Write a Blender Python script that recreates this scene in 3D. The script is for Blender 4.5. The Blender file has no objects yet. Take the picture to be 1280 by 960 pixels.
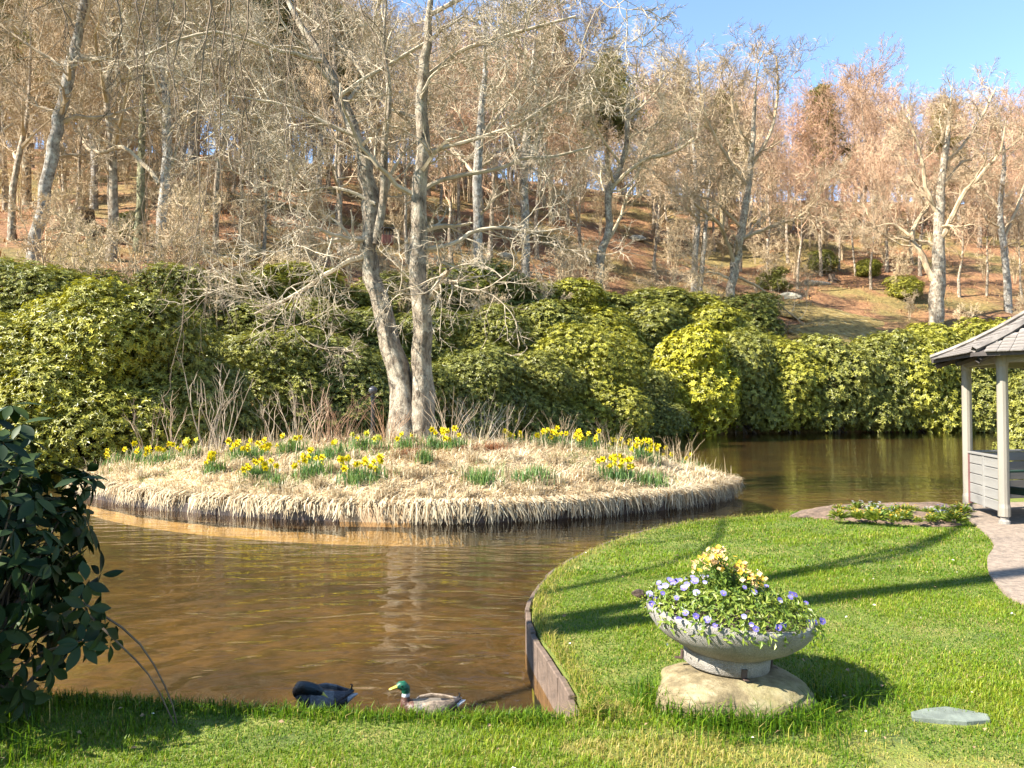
import bpy, bmesh, math
import numpy as np
from mathutils import Vector, Matrix, Euler
from mathutils.geometry import delaunay_2d_cdt

# ---------------------------------------------------------------- camera, sky, sun, exposure
S = bpy.context.scene
COL = S.collection
R = math.radians
CAM_Z, F, PITCH = 1.6, 960.0, math.atan(25 / 960)
cam = bpy.data.objects.new('camera', bpy.data.cameras.new('camera'))
COL.objects.link(cam)
cam.location = (0, 0, CAM_Z)
cam.rotation_euler = (math.pi / 2 + PITCH, 0, 0)
cam.data.sensor_width = 36
cam.data.lens = 27.0
cam.data.clip_end = 3000
S.camera = cam

SUN_EL, SUN_DIR = R(40), math.atan2(0.36, 0.93)      # SUN_DIR: the way shadows fall, from +x towards +y
w = bpy.data.worlds.new('World'); S.world = w; w.use_nodes = True
nt = w.node_tree
sky = nt.nodes.new('ShaderNodeTexSky'); sky.sky_type = 'NISHITA'; sky.sun_disc = False
sky.sun_elevation = SUN_EL
sx, sy = -math.cos(SUN_DIR), -math.sin(SUN_DIR)
sky.sun_rotation = math.atan2(sx, sy)
sky.air_density = 1.0; sky.dust_density = 0.0; sky.ozone_density = 3.0
bg = nt.nodes['Background']; bg.inputs['Strength'].default_value = 0.095
nt.links.new(sky.outputs[0], bg.inputs['Color'])
sun = bpy.data.objects.new('sun', bpy.data.lights.new('sun', 'SUN')); COL.objects.link(sun)
sun.data.energy = 5.0; sun.data.angle = R(0.55); sun.data.color = (1.0, 0.94, 0.84)
sd = Vector((math.cos(SUN_DIR) * math.cos(SUN_EL), math.sin(SUN_DIR) * math.cos(SUN_EL), -math.sin(SUN_EL)))
sun.rotation_euler = sd.to_track_quat('-Z', 'Y').to_euler()
sun.location = (-30, -10, 40)
S.view_settings.view_transform = 'Standard'; S.view_settings.look = 'None'
S.view_settings.exposure = 1.95; S.view_settings.gamma = 1
S.render.engine = 'CYCLES'
S.cycles.max_bounces = 6; S.cycles.diffuse_bounces = 3; S.cycles.glossy_bounces = 3
S.cycles.transparent_max_bounces = 8; S.cycles.caustics_reflective = False

rng = np.random.default_rng(7)
WATER_Z = -0.25

# ---------------------------------------------------------------- helpers
def ray(px, py):
    u, v = (px - 640) / F, -(py - 480) / F
    c, s = math.cos(PITCH), math.sin(PITCH)
    return np.array((u, c - v * s, s + v * c))
def at(px, py, Y):
    d = ray(px, py); t = Y / d[1]
    return np.array((d[0] * t, Y, CAM_Z + d[2] * t))
def ground(px, py, z=0.0):
    d = ray(px, py); t = (z - CAM_Z) / d[2]
    return np.array((d[0] * t, d[1] * t, z))
def hit(px, py, fn, y0, y1, step=0.1):
    d = ray(px, py); Y = y0
    while Y < y1:
        p = np.array((d[0] * Y / d[1], Y, CAM_Z + d[2] * Y / d[1]))
        if p[2] <= fn(p[0], p[1]): return p
        Y += step
    p = np.array((d[0] * y1 / d[1], y1, 0)); p[2] = fn(p[0], p[1]); return p
def nrm(a): return a / np.maximum(np.linalg.norm(a, axis=-1, keepdims=True), 1e-9)
def tag(o, label=None, cat=None, group=None, kind=None):
    if label: o['label'] = label
    if cat: o['category'] = cat
    if group: o['group'] = group
    if kind: o['kind'] = kind
    return o
def empty(name, loc=(0, 0, 0), rz=0.0, sc=1.0):
    o = bpy.data.objects.new(name, None); COL.objects.link(o)
    o.location = Vector([float(c) for c in loc]); o.rotation_euler = (0, 0, rz)
    o.scale = (sc, sc, sc) if np.isscalar(sc) else sc
    o.empty_display_size = 0.2
    return o
def link(name, me, parent=None, loc=None, rot=None, sc=None, color=None):
    o = bpy.data.objects.new(name, me); COL.objects.link(o)
    if parent is not None: o.parent = parent
    if loc is not None: o.location = Vector([float(c) for c in loc])
    if rot is not None: o.rotation_euler = rot
    if sc is not None: o.scale = (sc, sc, sc) if np.isscalar(sc) else sc
    if color is not None: o.color = (*color, 1)
    return o
class MB:
    """Collects vertices and faces (numpy) for one mesh."""
    def __init__(s): s.V, s.Fs, s.n, s.rn, s.mi, s.col = [], [], 0, [], [], []
    def add(s, V, Fa, rnd=0.5, mi=0, col=None):
        V = np.asarray(V, float).reshape(-1, 3); Fa = np.asarray(Fa, int)
        s.V.append(V); s.Fs.append(Fa + s.n); s.n += len(V)
        s.rn.append(np.broadcast_to(np.asarray(rnd, float), (len(Fa),)))
        s.mi.append(np.full(len(Fa), mi))
        s.col.append(np.broadcast_to(np.asarray(col if col is not None else (1, 1, 1), float), (len(Fa), 3)))
        return s
    def mesh(s, name, mats, smooth=False):
        me = bpy.data.meshes.new(name)
        V = np.concatenate(s.V); L = np.concatenate([f.ravel() for f in s.Fs])
        tot = np.concatenate([np.full(len(f), f.shape[1]) for f in s.Fs])
        st = np.concatenate(([0], np.cumsum(tot)[:-1]))
        me.vertices.add(len(V)); me.vertices.foreach_set('co', V.ravel().astype(np.float32))
        me.loops.add(len(L)); me.loops.foreach_set('vertex_index', L.astype(np.int32))
        me.polygons.add(len(tot)); me.polygons.foreach_set('loop_start', st.astype(np.int32))
        me.polygons.foreach_set('material_index', np.concatenate(s.mi).astype(np.int32))
        me.polygons.foreach_set('use_smooth', np.full(len(tot), smooth))
        me.update(calc_edges=True)
        a = me.attributes.new('rnd', 'FLOAT', 'FACE'); a.data.foreach_set('value', np.concatenate(s.rn).astype(np.float32))
        c = np.concatenate(s.col)
        if not np.all(c == 1):
            a = me.attributes.new('col', 'FLOAT_COLOR', 'FACE')
            a.data.foreach_set('color', np.concatenate([c, np.ones((len(c), 1))], 1).ravel().astype(np.float32))
        for m in (mats if isinstance(mats, (list, tuple)) else [mats]): me.materials.append(m)
        return me
    def obj(s, name, mats, parent=None, smooth=False, **k):
        return link(name, s.mesh(name, mats, smooth), parent, **k)
BOXF = [[0, 1, 3, 2], [4, 6, 7, 5], [0, 4, 5, 1], [2, 3, 7, 6], [0, 2, 6, 4], [1, 5, 7, 3]]
def box(mb, c, size, M=None, rnd=0.5, mi=0, bev=0.0):
    sx_, sy_, sz_ = [q / 2 for q in size]
    if bev <= 0:
        V = np.array([[x, y, z] for x in (-sx_, sx_) for y in (-sy_, sy_) for z in (-sz_, sz_)]); Fq = BOXF
    else:
        bm = bmesh.new(); bmesh.ops.create_cube(bm, size=1)
        for v in bm.verts: v.co = Vector((v.co.x * size[0], v.co.y * size[1], v.co.z * size[2]))
        bmesh.ops.bevel(bm, geom=bm.edges[:], offset=bev, segments=1, affect='EDGES')
        bmesh.ops.triangulate(bm, faces=bm.faces[:])
        V = np.array([v.co[:] for v in bm.verts]); Fq = [[v.index for v in f.verts] for f in bm.faces]; bm.free()
    if M is not None: V = V @ np.array(M.to_3x3()).T
    mb.add(V + np.asarray(c, float), Fq, rnd, mi)
def tubes(mb, P, Rr, k=3, rnd=0.5, mi=0):
    """Batch of m polylines with n points each -> tapered tubes."""
    P = np.asarray(P, float); Rr = np.asarray(Rr, float)
    m, n, _ = P.shape
    T = nrm(np.gradient(P, axis=1))
    mean = nrm(P[:, -1] - P[:, 0])
    ref = np.where(np.abs(mean[:, 2:3]) > 0.75, np.array([[1.0, 0.13, 0]]), np.array([[0, 0.1, 1.0]]))[:, None, :]
    A = nrm(np.cross(T, np.broadcast_to(ref, T.shape))); B = np.cross(T, A)
    th = np.arange(k) * 2 * math.pi / k
    ring = P[:, :, None, :] + Rr[:, :, None, None] * (np.cos(th)[None, None, :, None] * A[:, :, None, :] + np.sin(th)[None, None, :, None] * B[:, :, None, :])
    i = np.arange(m)[:, None, None] * n * k + np.arange(n - 1)[None, :, None] * k
    j = np.arange(k)[None, None, :]; j2 = (j + 1) % k
    Fq = np.stack([i + j, i + j2, i + k + j2, i + k + j], -1).reshape(-1, 4)
    r = np.asarray(rnd, float)
    if r.ndim: r = np.repeat(r, (n - 1) * k)
    mb.add(ring.reshape(-1, 3), Fq, r, mi)
def polyline(pts, n):
    """Catmull-Rom resample of points (any width) to n points."""
    p = np.asarray(pts, float)
    q = np.concatenate([[2 * p[0] - p[1]], p, [2 * p[-1] - p[-2]]])
    u = np.linspace(0, len(p) - 1 - 1e-6, n); i = u.astype(int); t = (u - i)[:, None]
    a, b, c, d = q[i], q[i + 1], q[i + 2], q[i + 3]
    return 0.5 * (2 * b + (c - a) * t + (2 * a - 5 * b + 4 * c - d) * t ** 2 + (3 * b - a - 3 * c + d) * t ** 3)
def grow(P, Rr, c, ratio, ang, n, wob=0.15, up=0.05, rr=0.5, t0=0.2, rmin=0.004, rg=rng, length=None, tipfall=0.5):
    m, N, _ = P.shape
    L = np.linalg.norm(np.diff(P, axis=1), axis=2).sum(1)
    t = (rg.random((m, c)) + np.arange(c)[None]) / c * (1 - t0) + t0
    x = np.clip(t * (N - 1), 0, N - 1.001); i = x.astype(int); f = (x - i)[..., None]
    mi = np.arange(m)[:, None]
    pos = P[mi, i] * (1 - f) + P[mi, i + 1] * f
    tan = nrm(P[mi, i + 1] - P[mi, i])
    rad = (Rr[mi, i] * (1 - f[..., 0]) + Rr[mi, i + 1] * f[..., 0])
    rv = rg.normal(size=(m, c, 3)); perp = nrm(rv - (rv * tan).sum(-1, keepdims=True) * tan)
    a = (ang + rg.normal(size=(m, c)) * ang * 0.25)[..., None]
    d = np.cos(a) * tan + np.sin(a) * perp
    ln = (L[:, None] * ratio if length is None else length) * (1 - tipfall * t) * rg.uniform(0.6, 1.25, (m, c))
    pos, d, ln, rad = pos.reshape(-1, 3), d.reshape(-1, 3), ln.reshape(-1, 1), rad.reshape(-1)
    out = [pos]
    for k in range(n - 1):
        d = nrm(d + wob * rg.normal(size=d.shape) + up * np.array([0, 0, 1.0]))
        out.append(out[-1] + d * ln / (n - 1))
    r0 = np.maximum(rad * rr * rg.uniform(0.7, 1.1, rad.shape), rmin)
    Rn = r0[:, None] * np.linspace(1, 0.3, n)[None]
    return np.stack(out, 1), Rn
def blades(mb, base, length, width, lean, yaw, rnd, curl=0.5, mi=0):
    """Grass blades: base (m,3); lean = horizontal travel as a share of the length."""
    m = len(base); dirv = np.stack([np.cos(yaw), np.sin(yaw), 0 * yaw], 1)
    side = np.stack([-np.sin(yaw), np.cos(yaw), 0 * yaw], 1) * (width / 2)[:, None]
    up = np.array([0, 0, 1.0]); l = length[:, None]; le = lean[:, None]
    h = np.sqrt(np.clip(1 - le ** 2, 0.02, 1))
    mid = base + l * (0.5 * le * (1 - curl) * dirv + 0.58 * h * up)
    tip = base + l * (le * dirv + h * (1 - 0.45 * curl * le) * up)
    V = np.stack([base - side, base + side, mid + side * 0.8, mid - side * 0.8, tip], 1).reshape(-1, 3)
    i = np.arange(m)[:, None] * 5
    mb.add(V, np.concatenate([i, i + 1, i + 2, i + 3], 1), rnd, mi)
    tri = np.concatenate([i + 3, i + 2, i + 4], 1)
    mb.Fs.append(tri + mb.n - len(V)); mb.rn.append(np.broadcast_to(np.asarray(rnd, float), (m,)))
    mb.mi.append(np.full(m, mi)); mb.col.append(np.ones((m, 3)))
def leaf_quads(mb, base, d, nrml, length, width, rnd, droop=0.15, mi=0, ribs=False):
    """Diamond leaves folded on the midrib."""
    d = nrm(d); s = nrm(np.cross(d, nrml)); nn = np.cross(s, d); l = length[:, None]; wd = width[:, None]
    tip = base + d * l - nn * droop * l
    a = base + d * l * 0.5 + s * wd * 0.5 + nn * wd * 0.12; b = base + d * l * 0.5 - s * wd * 0.5 + nn * wd * 0.12
    c = base + d * l * 0.5
    m = len(base)
    V = np.stack([base, a, tip, b], 1).reshape(-1, 3); i = np.arange(m)[:, None] * 4
    mb.add(V, np.concatenate([np.concatenate([i, i + 1, i + 2], 1), np.concatenate([i, i + 2, i + 3], 1)]), np.tile(np.broadcast_to(rnd, (m,)), 2), mi)
def loft(mb, rings, rnd=0.5, mi=0, caps=True, cols=None):
    """rings: (n,k,3)."""
    rings = np.asarray(rings, float); n, k, _ = rings.shape
    i = np.arange(n - 1)[:, None] * k; j = np.arange(k)[None]; j2 = (j + 1) % k
    Fq = np.stack([i + j, i + j2, i + k + j2, i + k + j], -1).reshape(-1, 4)
    c = None if cols is None else np.repeat(np.asarray(cols, float), k, 0)
    if cols is not None and len(c) != len(Fq): c = c[:len(Fq)]
    mb.add(rings.reshape(-1, 3), Fq, rnd, mi, c)
    if caps:
        for q, rev in ((0, True), (n - 1, False)):
            cen = rings[q].mean(0); V = np.concatenate([rings[q], [cen]])
            f = [[a, (a + 1) % k, k] if not rev else [(a + 1) % k, a, k] for a in range(k)]
            mb.add(V, f, rnd, mi, None if cols is None else cols[0 if q == 0 else -1])
def lathe(mb, prof, k=32, c=(0, 0, 0), rnd=0.5, mi=0, caps=False):
    th = np.arange(k) * 2 * math.pi / k
    rings = np.array([[(r * math.cos(t) + c[0], r * math.sin(t) + c[1], z + c[2]) for t in th] for r, z in prof])
    loft(mb, rings, rnd, mi, caps)
def wav(x, y, s=1.0, seed=0):
    g = np.random.default_rng(seed); v = 0
    for k in range(7):
        a, f, p = g.random() * 6.28, s * (0.5 + 1.6 * g.random()), g.random() * 6.28
        v = v + np.sin((np.cos(a) * x + np.sin(a) * y) * f + p)
    return v / 4.0

# ---------------------------------------------------------------- materials
def newmat(name):
    m = bpy.data.materials.new(name); m.use_nodes = True
    return m, m.node_tree.nodes, m.node_tree.links, m.node_tree.nodes['Principled BSDF']
def ramp(N, L, src, stops, interp='LINEAR'):
    r = N.new('ShaderNodeValToRGB'); r.color_ramp.interpolation = interp
    e = r.color_ramp.elements
    while len(e) > 1: e.remove(e[-1])
    e[0].position, e[0].color = stops[0][0], (*stops[0][1], 1)
    for p, c in stops[1:]:
        q = e.new(p); q.color = (*c, 1)
    L.new(src, r.inputs[0]); return r.outputs[0]
def noise(N, L, scale, detail=5, rough=0.6, coord='Object', sc=(1, 1, 1), dist=0.0):
    tc = N.new('ShaderNodeTexCoord'); mp = N.new('ShaderNodeMapping'); mp.inputs['Scale'].default_value = sc
    L.new(tc.outputs[coord], mp.inputs[0])
    t = N.new('ShaderNodeTexNoise'); t.inputs['Scale'].default_value = scale; t.inputs['Detail'].default_value = detail
    t.inputs['Roughness'].default_value = rough; t.inputs['Distortion'].default_value = dist
    L.new(mp.outputs[0], t.inputs['Vector']); return t.outputs[0]
def mixc(N, L, a, b, fac, mode='MULTIPLY'):
    m = N.new('ShaderNodeMix'); m.data_type = 'RGBA'; m.blend_type = mode
    for sock, v in ((m.inputs[0], fac), (m.inputs[6], a), (m.inputs[7], b)):
        if isinstance(v, bpy.types.NodeSocket): L.new(v, sock)
        elif np.isscalar(v): sock.default_value = v
        else: sock.default_value = (*v, 1)
    return m.outputs[2]
def bump(N, L, h, strength, dist=0.02):
    b = N.new('ShaderNodeBump'); b.inputs['Strength'].default_value = strength; b.inputs['Distance'].default_value = dist
    L.new(h, b.inputs['Height']); return b.outputs[0]
def solid(name, c, rough=0.6, var=0.25, nscale=8.0, bmp=0.0, bscale=40.0, metal=0.0, spec=0.5, sc=(1, 1, 1)):
    m, N, L, B = newmat(name)
    n = noise(N, L, nscale, sc=sc)
    a = tuple(q * (1 - var) for q in c); b = tuple(min(1, q * (1 + var)) for q in c)
    L.new(ramp(N, L, n, [(0.3, a), (0.7, b)]), B.inputs['Base Color'])
    B.inputs['Roughness'].default_value = rough; B.inputs['Metallic'].default_value = metal
    B.inputs['Specular IOR Level'].default_value = spec
    if bmp: L.new(bump(N, L, noise(N, L, bscale, sc=sc), bmp), B.inputs['Normal'])
    return m
def leafmat(name, cols, rough=0.45, trans=0.25, spec=0.5, objcol=True, tint=(1.25, 1.2, 0.6)):
    m, N, L, B = newmat(name)
    at_ = N.new('ShaderNodeAttribute'); at_.attribute_name = 'rnd'
    c = ramp(N, L, at_.outputs['Fac'], [(i / max(1, len(cols) - 1), q) for i, q in enumerate(cols)])
    if objcol:
        oi = N.new('ShaderNodeObjectInfo'); c = mixc(N, L, c, oi.outputs['Color'], 1.0)
    L.new(c, B.inputs['Base Color']); B.inputs['Roughness'].default_value = rough
    B.inputs['Specular IOR Level'].default_value = spec
    if trans:
        tr = N.new('ShaderNodeBsdfTranslucent'); L.new(mixc(N, L, c, tint, 1.0), tr.inputs[0])
        mx = N.new('ShaderNodeMixShader'); mx.inputs[0].default_value = trans
        L.new(B.outputs[0], mx.inputs[1]); L.new(tr.outputs[0], mx.inputs[2])
        L.new(mx.outputs[0], N['Material Output'].inputs[0])
    return m
def barkmat(name, a, b, moss=None, bmp=0.6, scale=5.0):
    m, N, L, B = newmat(name)
    n = noise(N, L, scale, 10, 0.75, sc=(1, 1, 0.3))
    c = ramp(N, L, n, [(0.36, a), (0.6, b)])
    if moss:
        k = ramp(N, L, noise(N, L, 3.4, 7, .7), [(0.47, (0, 0, 0)), (0.62, (1, 1, 1))])
        c = mixc(N, L, c, moss, k, 'MIX')
    oi = N.new('ShaderNodeObjectInfo'); c = mixc(N, L, c, oi.outputs['Color'], 1.0)
    L.new(c, B.inputs['Base Color']); B.inputs['Roughness'].default_value = 0.9
    B.inputs['Specular IOR Level'].default_value = 0.2
    if bmp: L.new(bump(N, L, noise(N, L, scale * 4, 6, 0.7, sc=(1, 1, 0.25)), bmp, 0.09), B.inputs['Normal'])
    return m
M = {}
M['bark'] = barkmat('bark', (0.06, 0.05, 0.04), (0.36, 0.31, 0.25), (0.48, 0.45, 0.38), 1.0, 9.0)
M['twig'] = barkmat('twig_bark', (0.25, 0.21, 0.155), (0.46, 0.41, 0.33), None, 0, 2.0)
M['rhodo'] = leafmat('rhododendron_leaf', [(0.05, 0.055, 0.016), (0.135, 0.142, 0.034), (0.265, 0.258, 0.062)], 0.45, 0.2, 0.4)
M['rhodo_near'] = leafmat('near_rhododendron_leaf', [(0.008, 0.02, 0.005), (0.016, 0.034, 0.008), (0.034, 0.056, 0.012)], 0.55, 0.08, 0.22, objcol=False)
M['stem'] = solid('stem_bark', (0.1, 0.07, 0.045), 0.9, 0.4, 9)
M['needle'] = leafmat('pine_needle', [(0.08, 0.095, 0.02), (0.16, 0.16, 0.035), (0.26, 0.23, 0.06)], 0.6, 0.2)
M['grass'] = leafmat('grass_blade', [(0.022, 0.066, 0.003), (0.105, 0.19, 0.005), (0.225, 0.262, 0.014), (0.38, 0.29, 0.1)], 0.5, 0.35, 0.3, False)
M['straw'] = leafmat('dry_straw', [(0.22, 0.12, 0.055), (0.4, 0.31, 0.18), (0.64, 0.55, 0.38), (0.14, 0.19, 0.045)], 0.7, 0.25, 0.2, False, (1, .9, .7))
M['daff_leaf'] = leafmat('daffodil_leaf', [(0.05, 0.12, 0.035), (0.11, 0.2, 0.05), (0.19, 0.27, 0.07)], 0.5, 0.25, 0.4, False)
M['daff'] = leafmat('daffodil_petal', [(0.66, 0.54, 0.006), (0.7, 0.6, 0.015)], 0.5, 0.3, 0.3, True, (1, 1, .8))
M['trumpet'] = solid('daffodil_trumpet', (0.66, 0.5, 0.006), 0.5, 0.1)
M['pansy_leaf'] = leafmat('pansy_leaf', [(0.06, 0.12, 0.015), (0.15, 0.21, 0.025), (0.3, 0.31, 0.05)], 0.45, 0.3, 0.5, False)
M['white_paint'] = solid('pale_paint', (0.215, 0.19, 0.15), 0.55, 0.12, 4, 0.15, 30, sc=(1, 1, .2))
M['grey_paint'] = solid('grey_painted_board', (0.2, 0.19, 0.17), 0.6, 0.15, 5, 0.2, 40, sc=(.3, .3, 1))
M['red_paint'] = solid('dull_red_paint', (0.13, 0.05, 0.045), 0.6, 0.2, 6)
M['shingle'] = solid('weathered_shingle', (0.19, 0.165, 0.14), 0.85, 0.55, 3.5, 0.5, 25, sc=(1, 1, 1))
M['dark_wood'] = solid('dark_roof_wood', (0.05, 0.04, 0.035), 0.85, 0.3, 6)
M['green_paint'] = solid('dark_green_paint', (0.012, 0.035, 0.022), 0.5, 0.2, 6)
M['timber'] = solid('edging_timber', (0.11, 0.075, 0.052), 0.85, 0.4, 4, 0.4, 20, sc=(1, 1, 3))
M['timber_wet'] = solid('wet_dark_timber', (0.055, 0.035, 0.025), 0.6, 0.4, 4, 0.4, 20)
M['timber_pale'] = solid('pale_sawn_timber', (0.42, 0.28, 0.15), 0.85, 0.3, 4, 0.3, 20)
M['black'] = solid('black_metal', (0.015, 0.015, 0.016), 0.35, 0.2)
M['globe'] = solid('smoked_globe', (0.05, 0.05, 0.055), 0.2, 0.2)
M['box_red'] = solid('reddish_box_wood', (0.15, 0.05, 0.035), 0.8, 0.3)
M['rust'] = solid('rusty_iron', (0.06, 0.035, 0.025), 0.7, 0.4, 20)
M['soil'] = solid('dark_soil', (0.07, 0.045, 0.03), 0.95, 0.5, 14, 0.8, 50)
def concrete():
    m, N, L, B = newmat('pebbly_concrete')
    v = N.new('ShaderNodeTexVoronoi'); v.inputs['Scale'].default_value = 240
    tc = N.new('ShaderNodeTexCoord'); L.new(tc.outputs['Object'], v.inputs['Vector'])
    c = ramp(N, L, v.outputs['Color'], [(0.15, (0.2, 0.185, 0.16)), (0.5, (0.28, 0.26, 0.23)), (0.9, (0.35, 0.325, 0.29))])
    k = ramp(N, L, noise(N, L, 5, 6), [(0.35, (0.62, 0.58, 0.5)), (0.6, (1, 1, 1))])
    L.new(mixc(N, L, c, k, 0.8), B.inputs['Base Color']); B.inputs['Roughness'].default_value = 0.92
    L.new(bump(N, L, v.outputs['Distance'], 0.6, 0.01), B.inputs['Normal']); return m
M['concrete'] = concrete()
def boulder_mat():
    m, N, L, B = newmat('mossy_sandstone')
    c = ramp(N, L, noise(N, L, 6, 8, 0.7), [(0.36, (0.075, 0.058, 0.028)), (0.5, (0.2, 0.155, 0.078)), (0.66, (0.34, 0.29, 0.18))])
    k = ramp(N, L, noise(N, L, 3.2, 4), [(0.5, (0, 0, 0)), (0.7, (.7, .7, .7))])
    L.new(mixc(N, L, c, (0.17, 0.16, 0.045), k, 'MIX'), B.inputs['Base Color']); B.inputs['Roughness'].default_value = 0.95
    L.new(bump(N, L, noise(N, L, 28, 8, 0.7), 0.7, 0.02), B.inputs['Normal']); return m
M['boulder'] = boulder_mat()
def lawn_mat():
    m, N, L, B = newmat('lawn_turf')
    c = ramp(N, L, noise(N, L, 2.2, 8, 0.7), [(0.3, (0.06, 0.09, 0.012)), (0.5, (0.14, 0.17, 0.018)), (0.66, (0.2, 0.18, 0.04)), (0.8, (0.2, 0.14, 0.07))])
    L.new(c, B.inputs['Base Color']); B.inputs['Roughness'].default_value = 0.95
    L.new(bump(N, L, noise(N, L, 60, 4), 0.8, 0.03), B.inputs['Normal']); return m
M['lawn'] = lawn_mat()
def floor_mat():
    m, N, L, B = newmat('leaf_litter')
    big = noise(N, L, 0.11, 4, 0.6)
    fine = noise(N, L, 2.6, 10, 0.75)
    litter = ramp(N, L, fine, [(0.3, (0.08, 0.035, 0.015)), (0.5, (0.3, 0.14, 0.055)), (0.7, (0.5, 0.29, 0.13))])
    moss = ramp(N, L, fine, [(0.3, (0.1, 0.075, 0.02)), (0.55, (0.28, 0.2, 0.055)), (0.72, (0.42, 0.32, 0.13))])
    k = ramp(N, L, big, [(0.46, (0, 0, 0)), (0.58, (1, 1, 1))])
    L.new(mixc(N, L, litter, moss, k, 'MIX'), B.inputs['Base Color']); B.inputs['Roughness'].default_value = 0.95
    L.new(bump(N, L, noise(N, L, 1.6, 9, 0.75), 1.0, 0.7), B.inputs['Normal']); return m
M['litter'] = floor_mat()
def bed_mat():
    m, N, L, B = newmat('pond_silt')
    c = ramp(N, L, noise(N, L, 0.5, 6, 0.65), [(0.36, (0.018, 0.01, 0.0028)), (0.48, (0.044, 0.026, 0.007)), (0.62, (0.085, 0.053, 0.0145))])
    k = ramp(N, L, noise(N, L, 6, 9, 0.8), [(0.38, (0.35, 0.33, 0.3)), (0.58, (1, 1, 1)), (.72, (1.5, 1.4, 1.2))])
    L.new(mixc(N, L, c, k, 1.0), B.inputs['Base Color']); B.inputs['Roughness'].default_value = 1; return m
M['bed'] = bed_mat()
def water_mat():
    m, N, L, B = newmat('pond_water'); N.remove(B)
    def mth(op, a, b=None, c=None):
        n = N.new('ShaderNodeMath'); n.operation = op
        for q, v in enumerate((a, b, c)):
            if v is None: continue
            if isinstance(v, bpy.types.NodeSocket): L.new(v, n.inputs[q])
            else: n.inputs[q].default_value = v
        return n.outputs[0]
    h1 = noise(N, L, 1.0, 2, 0.5, sc=(1.1, 3.2, 1), dist=0.8)
    h2 = noise(N, L, 1.0, 2, 0.5, sc=(4.5, 11, 1), dist=0.5)
    h = mth('MULTIPLY_ADD', h2, 0.16, h1)
    tc = N.new('ShaderNodeTexCoord')
    for cx, cy, fq, am, reach in ((-1.05, 4.75, 15.0, 0.5, 5.5), (-0.4, 4.7, 23.0, 0.3, 2.2)):     # rings round the ducks
        v = N.new('ShaderNodeVectorMath'); v.operation = 'DISTANCE'; v.inputs[1].default_value = (cx, cy, WATER_Z); L.new(tc.outputs['Object'], v.inputs[0])
        d = mth('MULTIPLY_ADD', h1, 0.5, v.outputs['Value'])
        fall = mth('MULTIPLY', mth('MAXIMUM', mth('SUBTRACT', 1.0, mth('DIVIDE', v.outputs['Value'], reach)), 0.0), am)
        h = mth('MULTIPLY_ADD', mth('SINE', mth('MULTIPLY', d, fq)), fall, h)
    nb = bump(N, L, h, 0.27, 0.05)
    gl = N.new('ShaderNodeBsdfGlossy'); gl.inputs['Roughness'].default_value = 0.0; L.new(nb, gl.inputs['Normal'])
    tr = N.new('ShaderNodeBsdfTransparent'); tr.inputs[0].default_value = (0.93, 0.8, 0.56, 1)
    lw = N.new('ShaderNodeLayerWeight'); lw.inputs['Blend'].default_value = 0.5; L.new(nb, lw.inputs['Normal'])
    fr = mth('MULTIPLY_ADD', mth('POWER', lw.outputs['Facing'], 5.0), 0.98, 0.02)
    mx = N.new('ShaderNodeMixShader'); L.new(fr, mx.inputs[0]); L.new(tr.outputs[0], mx.inputs[1]); L.new(gl.outputs[0], mx.inputs[2])
    L.new(mx.outputs[0], N['Material Output'].inputs[0]); return m
M['water'] = water_mat()
def plumage():
    m, N, L, B = newmat('plumage')
    a = N.new('ShaderNodeAttribute'); a.attribute_name = 'col'
    k = ramp(N, L, noise(N, L, 70, 5, 0.75, sc=(.4, 1, 1)), [(0.38, (0.35, 0.35, 0.35)), (0.6, (1.2, 1.2, 1.2))])
    L.new(bump(N, L, noise(N, L, 60, 4, .6, sc=(.4, 1, 1)), .6, .01), B.inputs['Normal'])
    L.new(mixc(N, L, a.outputs['Color'], k, 0.8), B.inputs['Base Color']); B.inputs['Roughness'].default_value = 0.4; return m
M['plumage'] = plumage()
M['bill'] = solid('yellow_bill', (0.5, 0.42, 0.06), 0.4, 0.1)
M['eye'] = solid('duck_eye', (0.01, 0.008, 0.006), 0.1, 0.1)
M['path'] = solid('gravel_path', (0.22, 0.168, 0.122), 0.95, 0.4, 18, 0.6, 60)
M['slab'] = solid('grey_green_flagstone', (0.13, 0.15, 0.12), 0.9, 0.35, 9, 0.3, 30)
M['rock'] = solid('grey_lichened_rock', (0.3, 0.27, 0.2), 0.95, 0.5, 1.2, 0.8, 5)
M['dead_leaf'] = solid('dead_leaf', (0.22, 0.14, 0.07), 0.8, 0.4, 9)
M['petal_litter'] = solid('pale_petal', (0.75, 0.68, 0.55), 0.7, 0.2)

# ---------------------------------------------------------------- the lie of the land
SHX = np.array([-160, -60, -30, -16, -9, -3, 6, 12, 30, 60, 160.0])
SHY = np.array([2, 6, 12, 20, 24.5, 32, 43, 48.5, 52, 55, 60.0])
def shore_y(x): return np.interp(x, SHX, SHY)
def hill_z(x, y):
    x = np.asarray(x, float); y = np.asarray(y, float)
    ys = shore_y(x); far = np.mean([shore_y(x + o) for o in np.linspace(-22, 22, 23)], 0)
    t = np.clip((y - ys) / 18, 0, 1); fac = np.interp(x, [-40, 16], [0.8, 0.97])
    d = (y - ys * (1 - t) - far * t) * fac
    rise = np.where(d < 70, 0.46 * d, 32.2 + 22 * (1 - np.exp(-(d - 70) / 42)))
    z = np.where(d > 0, rise * np.clip(0.55 + d / 30, 0, 1), -0.6 + 0 * d)
    b = np.clip(d / 12, 0, 1)
    return z - 0.3 * (d <= 0) + b * (0.55 * wav(x, y, 0.22, 3) + 0.22 * wav(x, y, 0.8, 4))
xs = np.unique(np.concatenate([np.linspace(-160, -45, 30), np.linspace(-45, 60, 150), np.linspace(60, 160, 25)]))
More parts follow.
